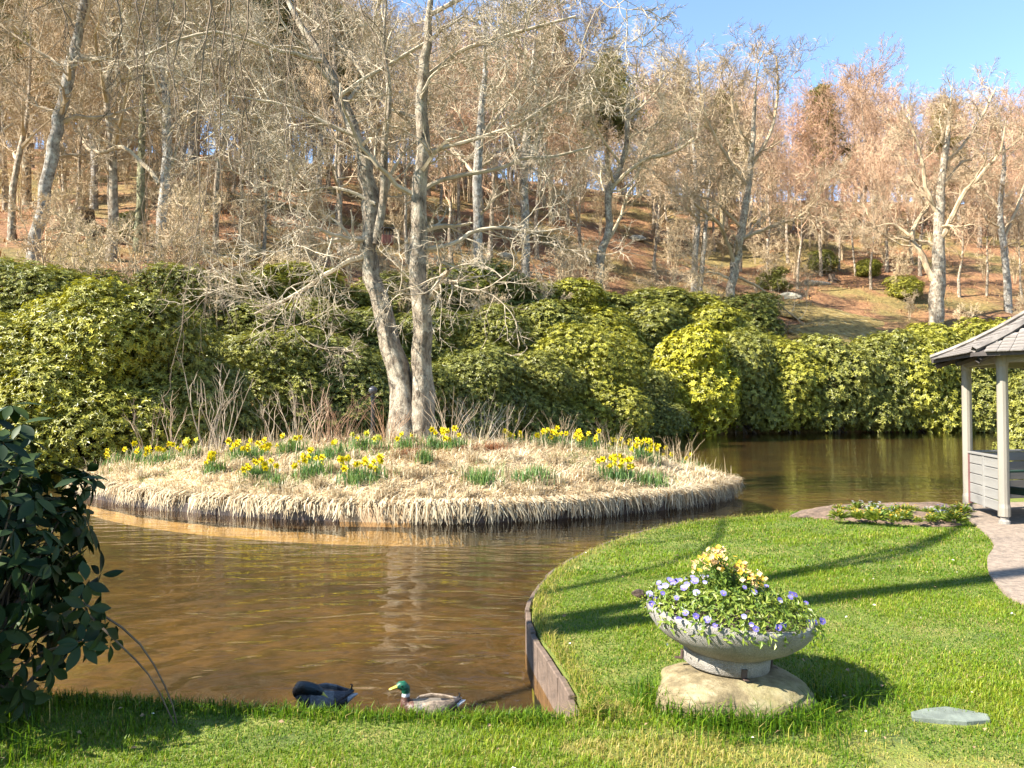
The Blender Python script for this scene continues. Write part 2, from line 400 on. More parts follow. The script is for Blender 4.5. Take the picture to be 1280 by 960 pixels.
vs = np.concatenate([np.linspace(-1.5, 70, 110), np.linspace(72, 260, 40)])
X, Vv = np.meshgrid(xs, vs, indexing='ij')
Y = shore_y(X) + Vv
Z = hill_z(X, Y)
mb = MB(); nx, nv = X.shape
i = (np.arange(nx - 1)[:, None] * nv + np.arange(nv - 1)[None]).ravel()
mb.add(np.stack([X, Y, Z], -1).reshape(-1, 3), np.stack([i, i + nv, i + nv + 1, i + 1], 1))
tag(mb.obj('hillside', M['litter'], smooth=True), 'wooded hillside floor of red brown leaf litter and moss beyond the pond', kind='structure')
mb = MB(); mb.add([(-900, -900, -0.62), (900, -900, -0.62), (900, 900, -0.62), (-900, 900, -0.62)], [[0, 1, 2, 3]])
tag(mb.obj('pond_bed', M['bed']), 'brown silty bed of the pond', kind='structure')
mb = MB(); mb.add([(-75, 2, WATER_Z), (75, 2, WATER_Z), (75, 62, WATER_Z), (-75, 62, WATER_Z)], [[0, 1, 2, 3]])
tag(mb.obj('water', M['water']), 'brown rippled pond water round the island', kind='structure')

def cdt_sheet(outline, inner, zfn, skirt, name, mat, label):
    """A sheet inside an outline, with a vertical skirt down to z=skirt."""
    n = len(outline)
    vs_ = [Vector((float(a), float(b))) for a, b in list(outline) + list(inner)]
    res = delaunay_2d_cdt(vs_, [(k, (k + 1) % n) for k in range(n)], [], 1, 1e-5)
    P = np.array([v[:] for v in res[0]]); T = np.array([t for t in res[2] if len(t) == 3])
    z = zfn(P[:, 0], P[:, 1])
    V = np.column_stack([P, z]); mb = MB(); mb.add(V, T)
    o = np.asarray(outline, float)
    top = np.column_stack([o, zfn(o[:, 0], o[:, 1])]); bot = top.copy(); bot[:, 2] = skirt
    k = np.arange(n); k2 = (k + 1) % n
    mb.add(np.concatenate([top, bot]), np.stack([k + n, k2 + n, k2, k], 1))
    return tag(mb.obj(name, mat), label, kind='structure')
def inside(poly, x, y):
    p = np.asarray(poly); c = np.zeros(len(x), bool); j = len(p) - 1
    for i_ in range(len(p)):
        a, b = p[i_], p[j]
        k = ((a[1] > y) != (b[1] > y)) & (x < (b[0] - a[0]) * (y - a[1]) / (b[1] - a[1] + 1e-12) + a[0])
        c ^= k; j = i_
    return c
def edge_dist(poly, x, y, closed=True):
    p = np.asarray(poly); q = np.roll(p, -1, 0) if closed else p[1:]; p = p if closed else p[:-1]
    best = np.full(len(x), 1e9)
    for a, b in zip(p, q):
        ab = b - a; t = np.clip(((x - a[0]) * ab[0] + (y - a[1]) * ab[1]) / (ab @ ab + 1e-12), 0, 1)
        best = np.minimum(best, np.hypot(x - a[0] - t * ab[0], y - a[1] - t * ab[1]))
    return best
# the lawn: a near bank and a round tongue that the urn stands on
near_px = [(735, 893), (716, 856), (692, 818), (674, 791), (665, 765), (672, 740), (692, 715), (732, 690), (790, 667), (862, 651), (950, 644), (1005, 637), (1060, 633), (1130, 631), (1200, 630)]
tongue = polyline([ground(a, b)[:2] for a, b in near_px], 60)
bank = polyline([(-14, 15), (-9.5, 9.5), (-6, 5.6), (-3.2, 4.35)] + [ground(a, b)[:2] for a, b in ((60, 868), (200, 876), (400, 886), (600, 893), (700, 897))], 34)
far_r = [(7.6, 12.5), (8.5, 13.7), (9.6, 15.4), (13, 19), (25, 26), (60, 40), (75, 45), (75, -60), (-75, -60), (-75, 8), (-30, 11.5), (-16, 18)]
LAWN = np.concatenate([bank, tongue, far_r])
TG = tongue
gx, gy = np.meshgrid(np.arange(-6, 11, 0.25), np.arange(0.5, 13, 0.25)); gx, gy = gx.ravel(), gy.ravel()
k = inside(LAWN, gx, gy) & (edge_dist(LAWN, gx, gy) > 0.12)
def lawn_z(x, y):
    x = np.asarray(x, float); y = np.asarray(y, float)
    return np.where((np.abs(x) < 12) & (y > 0) & (y < 14), 0.02 * wav(x, y, 1.3, 5) - 0.01, -0.01)
cdt_sheet(LAWN, np.column_stack([gx, gy])[k], lawn_z, -0.62, 'lawn', M['lawn'], 'sunlit lawn on the near bank round the stone urn')
# the island
isl_px = [(92, 613), (130, 625), (200, 636), (300, 645), (400, 650.5), (500, 653), (600, 653), (700, 648), (800, 640), (870, 632), (908, 623)]
isl = [ground(a, b, WATER_Z)[:2] for a, b in isl_px] + [(4.65, 16.6), (3.9, 18.6), (1.8, 20.2), (-1.5, 21.2), (-5, 21.2), (-8.2, 20), (-9.8, 18.2)]
ISL = polyline(isl + [isl[0]], 110)[:-1]
def isl_z(x, y):
    x = np.atleast_1d(np.asarray(x, float)); y = np.atleast_1d(np.asarray(y, float))
    d = edge_dist(ISL, x, y) * np.where(inside(ISL, x, y), 1, -1)
    t = np.clip(d / 5.2, 0, 1)
    z = 0.0 + 0.8 * (1 - (1 - t) ** 1.8) + (0.05 * wav(x, y, 1.6, 8) + 0.045 * wav(x, y, 4.5, 9)) * np.clip(d, 0, 1)
    return np.where(d >= 0, z, np.where(d > -0.03, 0.0, -2.0))
gx, gy = np.meshgrid(np.arange(-10, 5, 0.3), np.arange(11.6, 21.5, 0.3)); gx, gy = gx.ravel(), gy.ravel()
k = inside(ISL, gx, gy) & (edge_dist(ISL, gx, gy) > 0.12)
M['isl'] = solid('island_thatch', (0.36, 0.26, 0.14), 0.95, 0.5, 3, 0.8, 30)
cdt_sheet(ISL, np.column_stack([gx, gy])[k], lambda a, b: np.maximum(isl_z(a, b), 0), -0.62, 'island', M['isl'], 'round island mound of matted dry grass in the pond')
# path under the gazebo
pp = [ground(a, b)[:2] for a, b in ((1196, 640), (1240, 678), (1234, 702), (1244, 728), (1300, 760))] + [(5.2, 5.5), (9, 5.5), (10.5, 10), (9.9, 12.4), (8.2, 12.5), (7.2, 12.1), (6.75, 11.85)]
PATH = polyline(pp + [pp[0]], 60)[:-1]
gx, gy = np.meshgrid(np.arange(5, 11, 0.4), np.arange(5.5, 13, 0.4)); gx, gy = gx.ravel(), gy.ravel()
k = inside(PATH, gx, gy) & (edge_dist(PATH, gx, gy) > 0.15)
cdt_sheet(PATH, np.column_stack([gx, gy])[k], lambda a, b: lawn_z(a, b) + 0.03, -0.05, 'path', M['path'], 'pinkish brown gravel path leading under the gazebo')
# soil bed at the tip of the lawn
bedp = [ground(a, b)[:2] for a, b in ((985, 647), (1040, 650), (1120, 655), (1196, 659), (1200, 644), (1195, 634), (1120, 633), (1050, 635), (1005, 639))]
BED = polyline(bedp + [bedp[0]], 50)[:-1]
gx, gy = np.meshgrid(np.arange(3, 8, 0.16), np.arange(9.5, 12.6, 0.16)); gx, gy = gx.ravel(), gy.ravel()
k = inside(BED, gx, gy) & (edge_dist(BED, gx, gy) > 0.06)
def bed_z(a, b): return 0.0 + 0.09 * np.clip(edge_dist(BED, a, b) * inside(BED, a, b) / 0.3, 0, 1) + 0.015 * wav(a, b, 9, 2)
M['mulch'] = solid('brown_mulch', (0.15, 0.1, 0.065), 0.95, 0.5, 16, 0.9, 45)
cdt_sheet(BED, np.column_stack([gx, gy])[k], lambda a, b: bed_z(a, b) + 0.015, -0.06, 'flower_bed_soil', M['mulch'], 'strip of brown mulch along the water beside the gazebo')
def hill_pt(px, py): return hit(px, py, lambda a, b: float(hill_z(a, b)), 20, 150, 0.25)
def isl_pt(px, py): return hit(px, py, lambda a, b: float(isl_z(a, b)[0]), 11.5, 18.0, 0.05)

# ---------------------------------------------------------------- timber edgings: every board is a part
def edging(name, label, pts, step, h, ztop, th, seed, out=1, mat='timber', special=None):
    root = empty(name, (pts[0][0], pts[0][1], WATER_Z)); tag(root, label, 'timber edging')
    p = np.asarray(pts); L = np.concatenate([[0], np.cumsum(np.hypot(*np.diff(p, axis=0).T))])
    g = np.random.default_rng(seed); me = None; k = max(1, int(round(L[-1] / step)))
    s = np.linspace(0, L[-1], k + 1); q = np.column_stack([np.interp(s, L, p[:, 0]), np.interp(s, L, p[:, 1])])
    b_ = MB(); box(b_, (0, 0, 0), (1, th, h), bev=0.006); me = b_.mesh('plank', M[mat])
    for a, b in zip(q[:-1], q[1:]):
        d = b - a; ln = np.hypot(*d); nn = np.array([d[1], -d[0]]) / ln * out
        c = (a + b) / 2 + nn * (th / 2 + 0.012 + 0.004 * g.random())
        o = link('plank', me, root, rot=(R(g.normal() * 1.5), R(g.normal() * 0.5), math.atan2(d[1], d[0])), sc=(ln * 0.992, 1, 1))
        o.location = Vector((c[0] - pts[0][0], c[1] - pts[0][1], ztop - h / 2 - WATER_Z + 0.008 * g.normal()))
        if special is not None and np.hypot(*(c - special)) < step * .52:
            o.location.z += .07; o.material_slots[0].link = 'OBJECT'; o.material_slots[0].material = M['timber_pale']
    return root
edging('lawn_edging', 'weathered timber board edging curving round the lawn tongue at the water', TG[:46], 0.3, 0.36, -0.015, 0.04, 2, -1)
edging('island_edging', 'low timber board edging round the foot of the grassy island', np.concatenate([ISL, ISL[:1]]), 1.15, 0.3, -0.095, 0.05, 3, 1, 'timber_wet', np.array([-1.95, 12.12]))

# ---------------------------------------------------------------- grass
def lawn_grass():
    mb = MB(); g = np.random.default_rng(21)
    def region(x0, x1, y0, y1, n, l0, l1, wd):
        x = g.uniform(x0, x1, n); y = g.uniform(y0, y1, n)
        u = np.abs(x / np.maximum(y, 0.1)) < 0.74
        d = edge_dist(TG[:44], x, y, False)
        ok = inside(LAWN, x, y) & u & ~inside(PATH, x, y) & ~inside(BED, x, y)
        ok &= np.hypot((x - 1.2) / 0.42, (y - 4.25) / 0.38) > 1
        ok &= np.hypot((x - 2.25) / 0.165, (y - 3.95) / 0.072) > 1
        ok &= ~((d < 0.13) & (g.random(n) > 0.25))
        pat = wav(x, y, 2.6, 11) + .8 * wav(x, y, 7, 13) + .5 * wav(x, y, 17, 14)
        bare = (y < 3.8) & (x < 1.9) & (x > -0.6) & (wav(x, y, 3.2, 12) > 0.1)
        ok &= ~(bare & (g.random(n) > 0.3))
        worn = np.hypot((x - .9 - .1 * wav(x, y, 5, 31)) / .62, (y - 3.55) / .2) + .35 * wav(x, y, 6, 32) < .9
        worn |= np.hypot((x - .52) / .16, (y - 4.02) / .14) < 1
        worn |= np.hypot((x - 1.9) / .35, (y - 3.42) / .12) + .3 * wav(x, y, 7, 33) < .9
        bare |= worn; ok &= ~(worn & (g.random(n) > .75))
        x, y, d, pat, bare = x[ok], y[ok], d[ok], pat[ok], bare[ok]; n = len(x)
        ln = g.uniform(l0, l1, n) * (1 + 0.35 * np.clip(pat, -1, 1)); 
        dry = (g.random(n) < 0.10) | (g.random(n) < np.clip(0.6 - d * 2.2, 0, 0.7)) | (bare & (g.random(n) < 0.82))
        r = np.where(dry, g.uniform(0.75, 1, n), np.clip(0.33 + 0.12 * g.normal(size=n) + 0.13 * pat, 0.0, 0.72))
        blades(mb, np.column_stack([x, y, lawn_z(x, y) - 0.005]), ln, np.full(n, wd) * g.uniform(0.6, 1.4, n), g.uniform(0.25, 0.95, n), g.uniform(0, 6.28, n), r)
    region(-3.4, 4, 2.9, 4.45, 140000, 0.016, 0.048, 0.0042)
    region(0, 5.2, 4.3, 7.5, 150000, 0.016, 0.04, 0.0052)
    region(0.3, 9, 7.2, 12.2, 110000, 0.02, 0.05, 0.009)
    # taller fringe along the near bank and round the boulder
    def fringe(cx, cy, sd, n, l0, l1, wd=0.005, lo=0.2, hi=0.9, dry=0.06, mean=.24):
        x = cx + g.normal(size=n) * sd; y = cy + g.normal(size=n) * sd
        r = np.where(g.random(n) < dry, g.uniform(0.7, 1, n), np.clip(mean + 0.15 * g.normal(size=n), 0, 0.6))
        ok = inside(LAWN, x, y); x, y, r = x[ok], y[ok], r[ok]; n = len(x)
        blades(mb, np.column_stack([x, y, lawn_z(x, y) - 0.005]), g.uniform(l0, l1, n), np.full(n, wd), g.uniform(lo, hi, n), g.uniform(0, 6.28, n), r, 0.8)
    s = g.random(9000); b = polyline(bank, 400); k = (s * 399).astype(int)
    m = b[k, 0] > -3.4
    fringe(b[k[m], 0], b[k[m], 1] - 0.05, 0.05, m.sum(), 0.04, 0.1)
    th = g.uniform(math.pi * 0.95, math.pi * 2.1, 1200)
    fringe(1.2 + 0.46 * np.cos(th), 4.25 + 0.42 * np.sin(th), 0.045, 1200, 0.05, 0.19, 0.006, .3, .97, .05, .16)
    for cx, cy, n, l in ((1.72, 4.2, 160, 0.2), (0.92, 3.85, 120, 0.18), (1.5, 3.8, 160, 0.17), (0.62, 3.95, 120, 0.12), (1.95, 4.25, 90, 0.15), (-2.55, 3.9, 200, 0.22), (-2.2, 3.55, 120, 0.2), (-1.9, 3.9, 120, 0.14), (1.1, 3.78, 120, .14)):
        fringe(np.full(n, cx), np.full(n, cy), 0.1, n, l * 0.4, l * 1.1, 0.0055, 0.3, 0.97, 0.06, .17)
    fringe(np.full(420, .41), np.full(420, 3.99), .05, 420, .05, .16, .0055, .3, .97, .5)
    fringe(.33 + .1 * g.random(300), 3.98 + .5 * g.random(300), .03, 300, .05, .15, .0055, .4, .98, .5)
    d_ = polyline(TG[:46], 600)[(g.random(5000) * 599).astype(int)]
    fringe(d_[:, 0] + 0.035, d_[:, 1], 0.05, 5000, 0.03, 0.1, 0.005, 0.3, 0.95, 0.7)
    tag(mb.obj('grass', M['grass']), 'short green and straw coloured grass of the lawn', 'grass', kind='stuff')
lawn_grass()
def island_straw():
    mb = MB(); g = np.random.default_rng(22); n = 62000
    x = g.uniform(-10, 5, n); y = 11.7 + (g.random(n) ** 1.4) * 9.6
    ok = inside(ISL, x, y); x, y = x[ok], y[ok]; n = len(x)
    pat = wav(x, y, 1.3, 15); r = np.clip(0.5 + 0.2 * g.normal(size=n) + 0.08 * pat, 0.03, 0.68)
    red = wav(x, y, 1.0, 17) > 0.75; r = np.where(red & (g.random(n) < 0.7), g.uniform(0, 0.25, n), r)
    grn = (wav(x, y, 1.9, 16) > 0.55); r = np.where(grn & (g.random(n) < 0.55), g.uniform(0.9, 1.0, n), r)
    flow = 2.2 * wav(x, y, 1.1, 18)
    blades(mb, np.column_stack([x, y, isl_z(x, y) - 0.02]), g.uniform(0.12, 0.32, n), g.uniform(0.010, 0.022, n), g.uniform(0.75, 0.995, n), flow + g.normal(size=n) * 1.6, r, 0.4)
    # fringe that hangs over the boards down to the water
    n = 8000; s = g.random(n) * (len(ISL) - 1); k = s.astype(int); f = (s - k)[:, None]
    a = ISL[k] * (1 - f) + ISL[(k + 1) % len(ISL)] * f; t = nrm(ISL[(k + 1) % len(ISL)] - ISL[k]); o = np.column_stack([t[:, 1], -t[:, 0]])
    gap = (wav(a[:, 0] * 2, a[:, 1], 2.2, 19) > 0.5) & (a[:, 0] < 0); gap |= (np.abs(a[:, 0] + 1.95) < 0.28)
    a = a + o * (.07 * wav(a[:, 0], a[:, 1], 5.5, 24) + .03 * g.normal(size=len(a)))[:, None]; gap |= wav(a[:, 0], a[:, 1], 9.0, 25) > .75
    keep = (~gap | (g.random(n) < 0.22)) & (a[:, 1] < 18.5); a, o = a[keep], o[keep]; n = len(a)
    ln = 0.1 + 0.09 * g.random(n) + 0.05 * wav(a[:, 0] * 2, a[:, 1] * 2, 2.5, 23) + (g.random(n) < np.where(a[:, 0] > -2, .6, .22)) * g.random(n) * .16; ln = np.maximum(ln, 0.03)
    b0 = np.column_stack([a - o * g.uniform(0.0, 0.25, (n, 1)), 0 * ln]); b0[:, 2] = 0.05 + g.random(n) * 0.07
    ov = g.uniform(0.06, 0.2, (n, 1)); lat = np.column_stack([o[:, 1], -o[:, 0]]) * (.06 * g.normal(size=(n, 1)) + .10 * wav(a[:, 0], a[:, 1], 7.0, 26)[:, None])
    p1 = np.column_stack([a + o * ov * 0.8 + lat * .4, 0.03 + 0.03 * g.normal(size=n)]); p2 = np.column_stack([a + o * ov + lat + g.normal(size=(n, 2)) * 0.03, 0.02 - ln])
    p2[:, 2] = np.maximum(p2[:, 2], WATER_Z - 0.01)
    sd_ = np.column_stack([nrm(np.column_stack([o[:, 1], -o[:, 0]])) * g.uniform(.004, .011, (n, 1)), 0 * ln])
    V = np.stack([b0 - sd_, b0 + sd_, p1 + sd_, p1 - sd_, p2 + sd_ * .4, p2 - sd_ * .4], 1).reshape(-1, 3); i = np.arange(n)[:, None] * 6
    r = np.clip(0.45 + 0.2 * g.normal(size=n), 0.02, 0.68)
    mb.add(V, np.concatenate([np.concatenate([i, i + 1, i + 2, i + 3], 1), np.concatenate([i + 3, i + 2, i + 4, i + 5], 1)]), np.tile(r, 2))
    # tussocks
    nt_ = 260; cx = g.uniform(-9.6, 4.4, nt_); cy = 12.2 + g.random(nt_) ** 1.3 * 7; ok = inside(ISL, cx, cy); cx, cy = cx[ok], cy[ok]; q = 46; n = len(cx) * q
    cx, cy = np.repeat(cx, q), np.repeat(cy, q); yw = g.uniform(0, 6.28, n); rd = g.random(n) * .12
    x, y = cx + np.cos(yw) * rd, cy + np.sin(yw) * rd
    blades(mb, np.column_stack([x, y, np.maximum(isl_z(x, y), 0) - .01]), g.uniform(.18, .42, n), g.uniform(.009, .018, n), g.uniform(.5, .98, n), yw + g.normal(size=n) * .4, np.clip(np.repeat(g.uniform(.3, .62, n // q), q) + .1 * g.normal(size=n), .05, .68), .9)
    # standing dry stalks towards the back rim
    n = 1200; x = g.uniform(-9, 4.6, n); y = g.uniform(15.5, 20.5, n); ok = inside(ISL, x, y); x, y = x[ok], y[ok]; n = len(x)
    blades(mb, np.column_stack([x, y, isl_z(x, y)]), g.uniform(0.25, 0.6, n), np.full(n, 0.012), g.uniform(0.05, 0.5, n), g.uniform(0, 6.28, n), np.clip(g.normal(size=n) * .15 + .4, 0, .66), 0.4)
    tag(mb.obj('dry_grass', M['straw']), 'bleached dry grass matted over the island and hanging to the water', 'dry grass', kind='stuff')
island_straw()

# ---------------------------------------------------------------- daffodils on the island
def flower_mesh(seed):
    g = np.random.default_rng(seed); mb = MB()
    for k in range(6):
        a = k * math.pi / 3 + g.normal() * 0.08; d = np.array([[math.cos(a), math.sin(a), -0.1 + 0.2 * g.random()]])
        leaf_quads(mb, np.zeros((1, 3)), d, np.array([[0, 0, 1.0]]), np.array([0.052]), np.array([0.034]), g.random(), 0.0)
    lathe(mb, [(0.012, 0.0), (0.015, 0.02), (0.022, 0.036)], 8, mi=1)
    return mb.mesh('flower', [M['daff'], M['trumpet']])
FLOW = [flower_mesh(s) for s in range(3)]
def daffodils(px, py, wpx, nf, label, pale=False, seed=0):
    g = np.random.default_rng(900 + seed); p = isl_pt(px, py); wd = wpx * p[1] / F / 2
    root = empty('daffodil_clump', p); tag(root, label, 'daffodil clump', 'daffodil clumps growing on the island')
    n = int(40 + wpx * 3.4); mb = MB()
    bx = g.normal(size=n) * wd * 0.55; by = g.normal(size=n) * wd * 0.35
    z = isl_z(p[0] + bx, p[1] + by); z = np.where(z > -1, z, p[2]) - p[2]
    blades(mb, np.column_stack([bx, by, z - 0.01]), g.uniform(0.2, 0.36, n), g.uniform(0.012, 0.02, n), g.uniform(0.05, 0.55, n), g.uniform(0, 6.28, n), g.random(n), 0.3)
    mb.obj('leaves', M['daff_leaf'], root)
    if nf:
        mb = MB(); hx = g.uniform(-1, 1, nf) * wd * 0.95; hy = g.normal(size=nf) * wd * 0.4; hz = g.uniform(0.2, 0.43, nf)
        P = np.stack([np.column_stack([hx * 0.8, hy * 0.8, 0 * hz - 0.02]), np.column_stack([hx * 0.95, hy * 0.95, hz * 0.6]), np.column_stack([hx, hy, hz])], 1)
        tubes(mb, P, np.full((nf, 3), 0.006), 3, 0.4); tag(mb.obj('stalks', M['daff_leaf'], root), kind='stuff')
        for k in range(nf):
            az = -math.pi / 2 + g.normal() * 0.9
            v = Vector((math.cos(az), math.sin(az), 0.15 * g.normal()))
            o = link('flower', FLOW[k % 3], root, (hx[k], hy[k], hz[k]), v.to_track_quat('Z', 'Y').to_euler(), 1.2 + 0.35 * g.random())
            o.color = (1, 1.25, 12, 1) if pale and g.random() < 0.7 else (1, 1, 1, 1)
DF = [(140, 572, 20, 3, 'small daffodil clump at the far left tip of the island'),
      (168, 578, 30, 4, 'daffodil clump with four flowers beside the left tip of the island'),
      (203, 580, 46, 13, 'wide row of yellow daffodils near the left tip of the island'),
      (238, 574, 26, 6, 'daffodil clump in front of the bare pale stems'),
      (268, 592, 28, 6, 'low daffodil clump on the left slope just above the straw edge'),
      (312, 574, 58, 24, 'large dense clump of yellow daffodils behind the left slope'),
      (322, 600, 36, 10, 'daffodil clump low on the left slope under the large dense clump'),
      (366, 566, 34, 5, 'pale cream daffodil clump between the large clump and the lamp'),
      (390, 597, 48, 10, 'daffodil clump mid slope to the left of the fullest front clump'),
      (452, 602, 62, 18, 'fullest front daffodil clump below the garden lamp'),
      (458, 562, 44, 7, 'pale daffodil clump growing at the foot of the garden lamp'),
      (345, 612, 16, 1, 'single short daffodil in straw on the left slope'),
      (508, 562, 26, 3, 'sparse daffodils at the foot of the left tree stem'),
      (545, 562, 30, 5, 'daffodils just right of the double tree trunk'),
      (568, 562, 28, 6, 'daffodil clump beside red brown dead fern near the tree'),
      (642, 556, 28, 10, 'tall narrow daffodil clump on the ridge between tree and right end'),
      (688, 558, 44, 14, 'daffodil row on the ridge left of the right hand band'),
      (735, 562, 36, 16, 'bright daffodil clump at the start of the right hand band'),
      (780, 556, 50, 18, 'long band of daffodils along the right ridge of the island'),
      (815, 558, 20, 5, 'small daffodil clump at the end of the right ridge band'),
      (828, 567, 26, 7, 'daffodil clump slanting down the right ridge'),
      (803, 575, 32, 10, 'daffodil clump above the leafy green tuft on the right'),
      (770, 600, 46, 16, 'front right daffodil clump with many open flowers'),
      (812, 606, 42, 0, 'flowerless green daffodil tuft beside the front right clump'),
      (665, 602, 52, 0, 'flowerless bluish daffodil tuft in the middle of the straw slope'),
      (602, 606, 40, 0, 'sparse flowerless tuft next to dark soil on the middle slope'),
      (857, 580, 32, 2, 'daffodil leaves with two flowers near the right tip of the island'),
      (532, 580, 18, 0, 'little flowerless tuft below the tree trunk'),
      (400, 578, 40, 2, 'mostly leafy daffodil tuft above the fullest front clump'),
      (425, 572, 36, 3, 'thin daffodil tuft left of the lamp foot')]
for k, a in enumerate(DF): daffodils(*a, pale='pale' in a[4], seed=k)

# ---------------------------------------------------------------- bare trees
def tree_parts(trunks, limbs, rg, counts=(7, 7, 6), L2=2.4, tw_r=0.006, up=0.04, dens=1.0, wob=0.16, ang=0.9, hang=0.0, tmin=0.25, k=9, ntw=2):
    """trunks/limbs: list of (n,4) arrays x,y,z,r. Returns trunk meshes' MB list and a crown MB."""
    tm = []
    for t in trunks:
        b = MB(); p = polyline(t, max(10, len(t) * 3)); p[:, 3] = np.maximum(p[:, 3], 0.01) * np.clip((1.03 - np.linspace(0, 1, len(p))) / .3, 0.1, 1)
        p[1:-1, :3] += rg.normal(size=(len(p) - 2, 3)) * p[1:-1, 3:4] * 0.12
        n = len(p); th = np.arange(k) * 2 * math.pi / k
        T = nrm(np.gradient(p[:, :3], axis=0)); A = nrm(np.cross(T, np.array([0.2, 1.0, 0]))); Bv = np.cross(T, A)
        ph = rg.random(3) * 6.28
        rr = p[:, 3][:, None] * (1 + 0.07 * np.sin(3 * th + ph[0])[None] + 0.05 * np.sin(5 * th[None] + ph[1] + np.arange(n)[:, None] * 0.5) + 0.05 * rg.normal(size=(n, k)))
        loft(b, p[:, None, :3] + rr[..., None] * (np.cos(th)[None, :, None] * A[:, None] + np.sin(th)[None, :, None] * Bv[:, None]), caps=True)
        tm.append(b)
    cr = MB()
    def res(l, n): return polyline(l, n)
    prim = []
    for l in limbs:
        p = res(l, 12); p[1:, :3] += rg.normal(size=(11, 3)) * p[1:, 3:4] * 0.25
        prim.append(p)
    if prim:
        P = np.stack([p[:, :3] for p in prim]); Q = np.stack([np.maximum(p[:, 3], 0.008) for p in prim]); tubes(cr, P, Q, 6)
    src = [res(t, 12) for t in trunks] + prim
    P0 = np.stack([s_[:, :3] for s_ in src]); R0 = np.stack([np.maximum(s_[:, 3], 0.02) for s_ in src])
    Ps, Rs = grow(P0, R0, 3, 0, .8, 12, wob * 1.4, .10, .42, tmin, tw_r * 2.5, rg, length=L2 * 1.35); tubes(cr, Ps, Rs, 5)
    P0, R0 = np.concatenate([P0, Ps]), np.concatenate([R0, Rs])
    P1, R1 = grow(P0, R0, max(3, int(counts[0] * .42)), 0, ang, 7, wob * 1.4, up, 0.5, tmin, tw_r * 2, rg, length=L2 * .8)
    tubes(cr, P1, R1, 4)
    P2, R2 = grow(P1, R1, counts[1], 0.55, 0.8, 5, wob * 1.3, up - hang, 0.55, 0.15, tw_r * 1.45, rg)
    tubes(cr, P2, R2, 3)
    P3, R3 = grow(P2, R2, counts[2], 0.62, 0.75, ntw, wob * 1.5, up - hang, 0.55, 0.15, tw_r, rg, tipfall=0.4)
    tubes(cr, P3, R3, 3)
    return tm, cr
def pxline(pts, Y, dY=None, rs=1.0):
    out = []
    for q, a in enumerate(pts):
        y = Y + (0 if dY is None else dY * q / (len(pts) - 1))
        p = at(a[0], a[1], y); out.append((*p, a[2] * y / F * rs))
    return np.array(out)
def make_tree(name, label, cat, trunks, limbs, seed, color=(1, 1, 1), tcolor=(1, 1, 1), group=None, mats=None, parent_loc=None, **kw):
    rg = np.random.default_rng(seed)
    base = trunks[0][0][:3].copy()
    tr = [np.column_stack([t[:, :3] - base, t[:, 3]]) for t in trunks]; li = [np.column_stack([l[:, :3] - base, l[:, 3]]) for l in limbs]
    tm, cr = tree_parts(tr, li, rg, **kw)
    root = empty(name, base); tag(root, label, cat, group)
    for b in tm: b.obj('trunk', M['bark'], root, smooth=True, color=tcolor)
    cr.obj('crown', M['twig'], root, color=color)
    return root
def px_tree(label, stems, limbs, seed, Y=None, dY=0.0, **kw):
    if Y is None: Y = hill_pt(stems[0][0][0], stems[0][0][1])[1]
    tr = [pxline(s_, Y, dY * (1 if q == 0 else -1)) for q, s_ in enumerate(stems)]
    for t in tr: t[:, 3] *= np.linspace(0.86, 0.8 if seed == 101 else .6, len(t))
    tr[0][0, 2] -= 0.3
    li = []
    g = np.random.default_rng(seed + 5)
    for l in limbs: li.append(pxline(l, Y, g.uniform(-1.5, 1.5) * Y / 20, 0.62))
    return make_tree('bare_tree', label, 'tree', tr, li, seed, **kw)
pale = (1.0, .94, .84)
px_tree('tall bare tree with two pale grey trunks joined at the base on the island',
    [[(508, 552, 25), (499, 480, 17), (482, 400, 14), (463, 337, 13), (463, 280, 12), (459, 222, 11), (444, 170, 10), (425, 120, 9), (404, 76, 8), (378, 35, 7), (345, -30, 6), (320, -110, 4)],
     [(528, 552, 22), (528, 460, 15), (527, 385, 14), (522, 312, 13), (523, 250, 11.5), (528, 180, 10), (527, 110, 9), (535, 40, 7), (541, -50, 6), (548, -150, 4)],
     [(470, 305, 6), (480, 240, 5.5), (480, 180, 5), (487, 120, 4), (480, 40, 3), (490, -60, 2.5)]],
    [[(463, 318, 7), (428, 330, 5.5), (398, 350, 4.5), (362, 372, 3.5), (318, 392, 2.2)],
     [(455, 300, 5), (420, 295, 4), (388, 284, 3), (350, 300, 2)],
     [(535, 372, 7), (549, 352, 6), (561, 338, 5)],
     [(530, 312, 5), (564, 306, 4.5), (592, 289, 4), (626, 285, 3.4), (668, 290, 2.6), (706, 285, 1.5)],
     [(528, 238, 5), (557, 223, 4.5), (626, 210, 4), (654, 198, 3.6), (690, 196, 3), (738, 184, 1.8)],
     [(530, 192, 4.5), (575, 179, 4), (633, 161, 3.5), (650, 155, 3), (700, 120, 1.5)],
     [(445, 170, 5), (400, 150, 4), (350, 130, 3), (290, 120, 2)],
     [(528, 100, 5), (580, 62, 4), (650, 40, 3.4), (720, 20, 2)],
     [(425, 120, 5), (470, 90, 4), (520, 60, 3), (580, 20, 2)],
     [(404, 76, 5), (340, 60, 4), (260, 40, 3), (180, 70, 2)],
     [(470, 255, 4), (425, 235, 3.2), (370, 240, 2.5), (320, 225, 1.6)],
     [(535, 20, 5), (600, -10, 4), (690, -25, 3), (760, -5, 1.6)],
     [(530, 150, 4.4), (480, 130, 3.5), (430, 60, 2.8), (370, 10, 2)]],
    101, Y=17.8, dY=0.5, color=pale, tcolor=(1.12, 1.04, .92), counts=(15, 8, 6), L2=2.6, tw_r=0.006, up=0.0, ang=1.0, tmin=0.3, k=14, ntw=3)
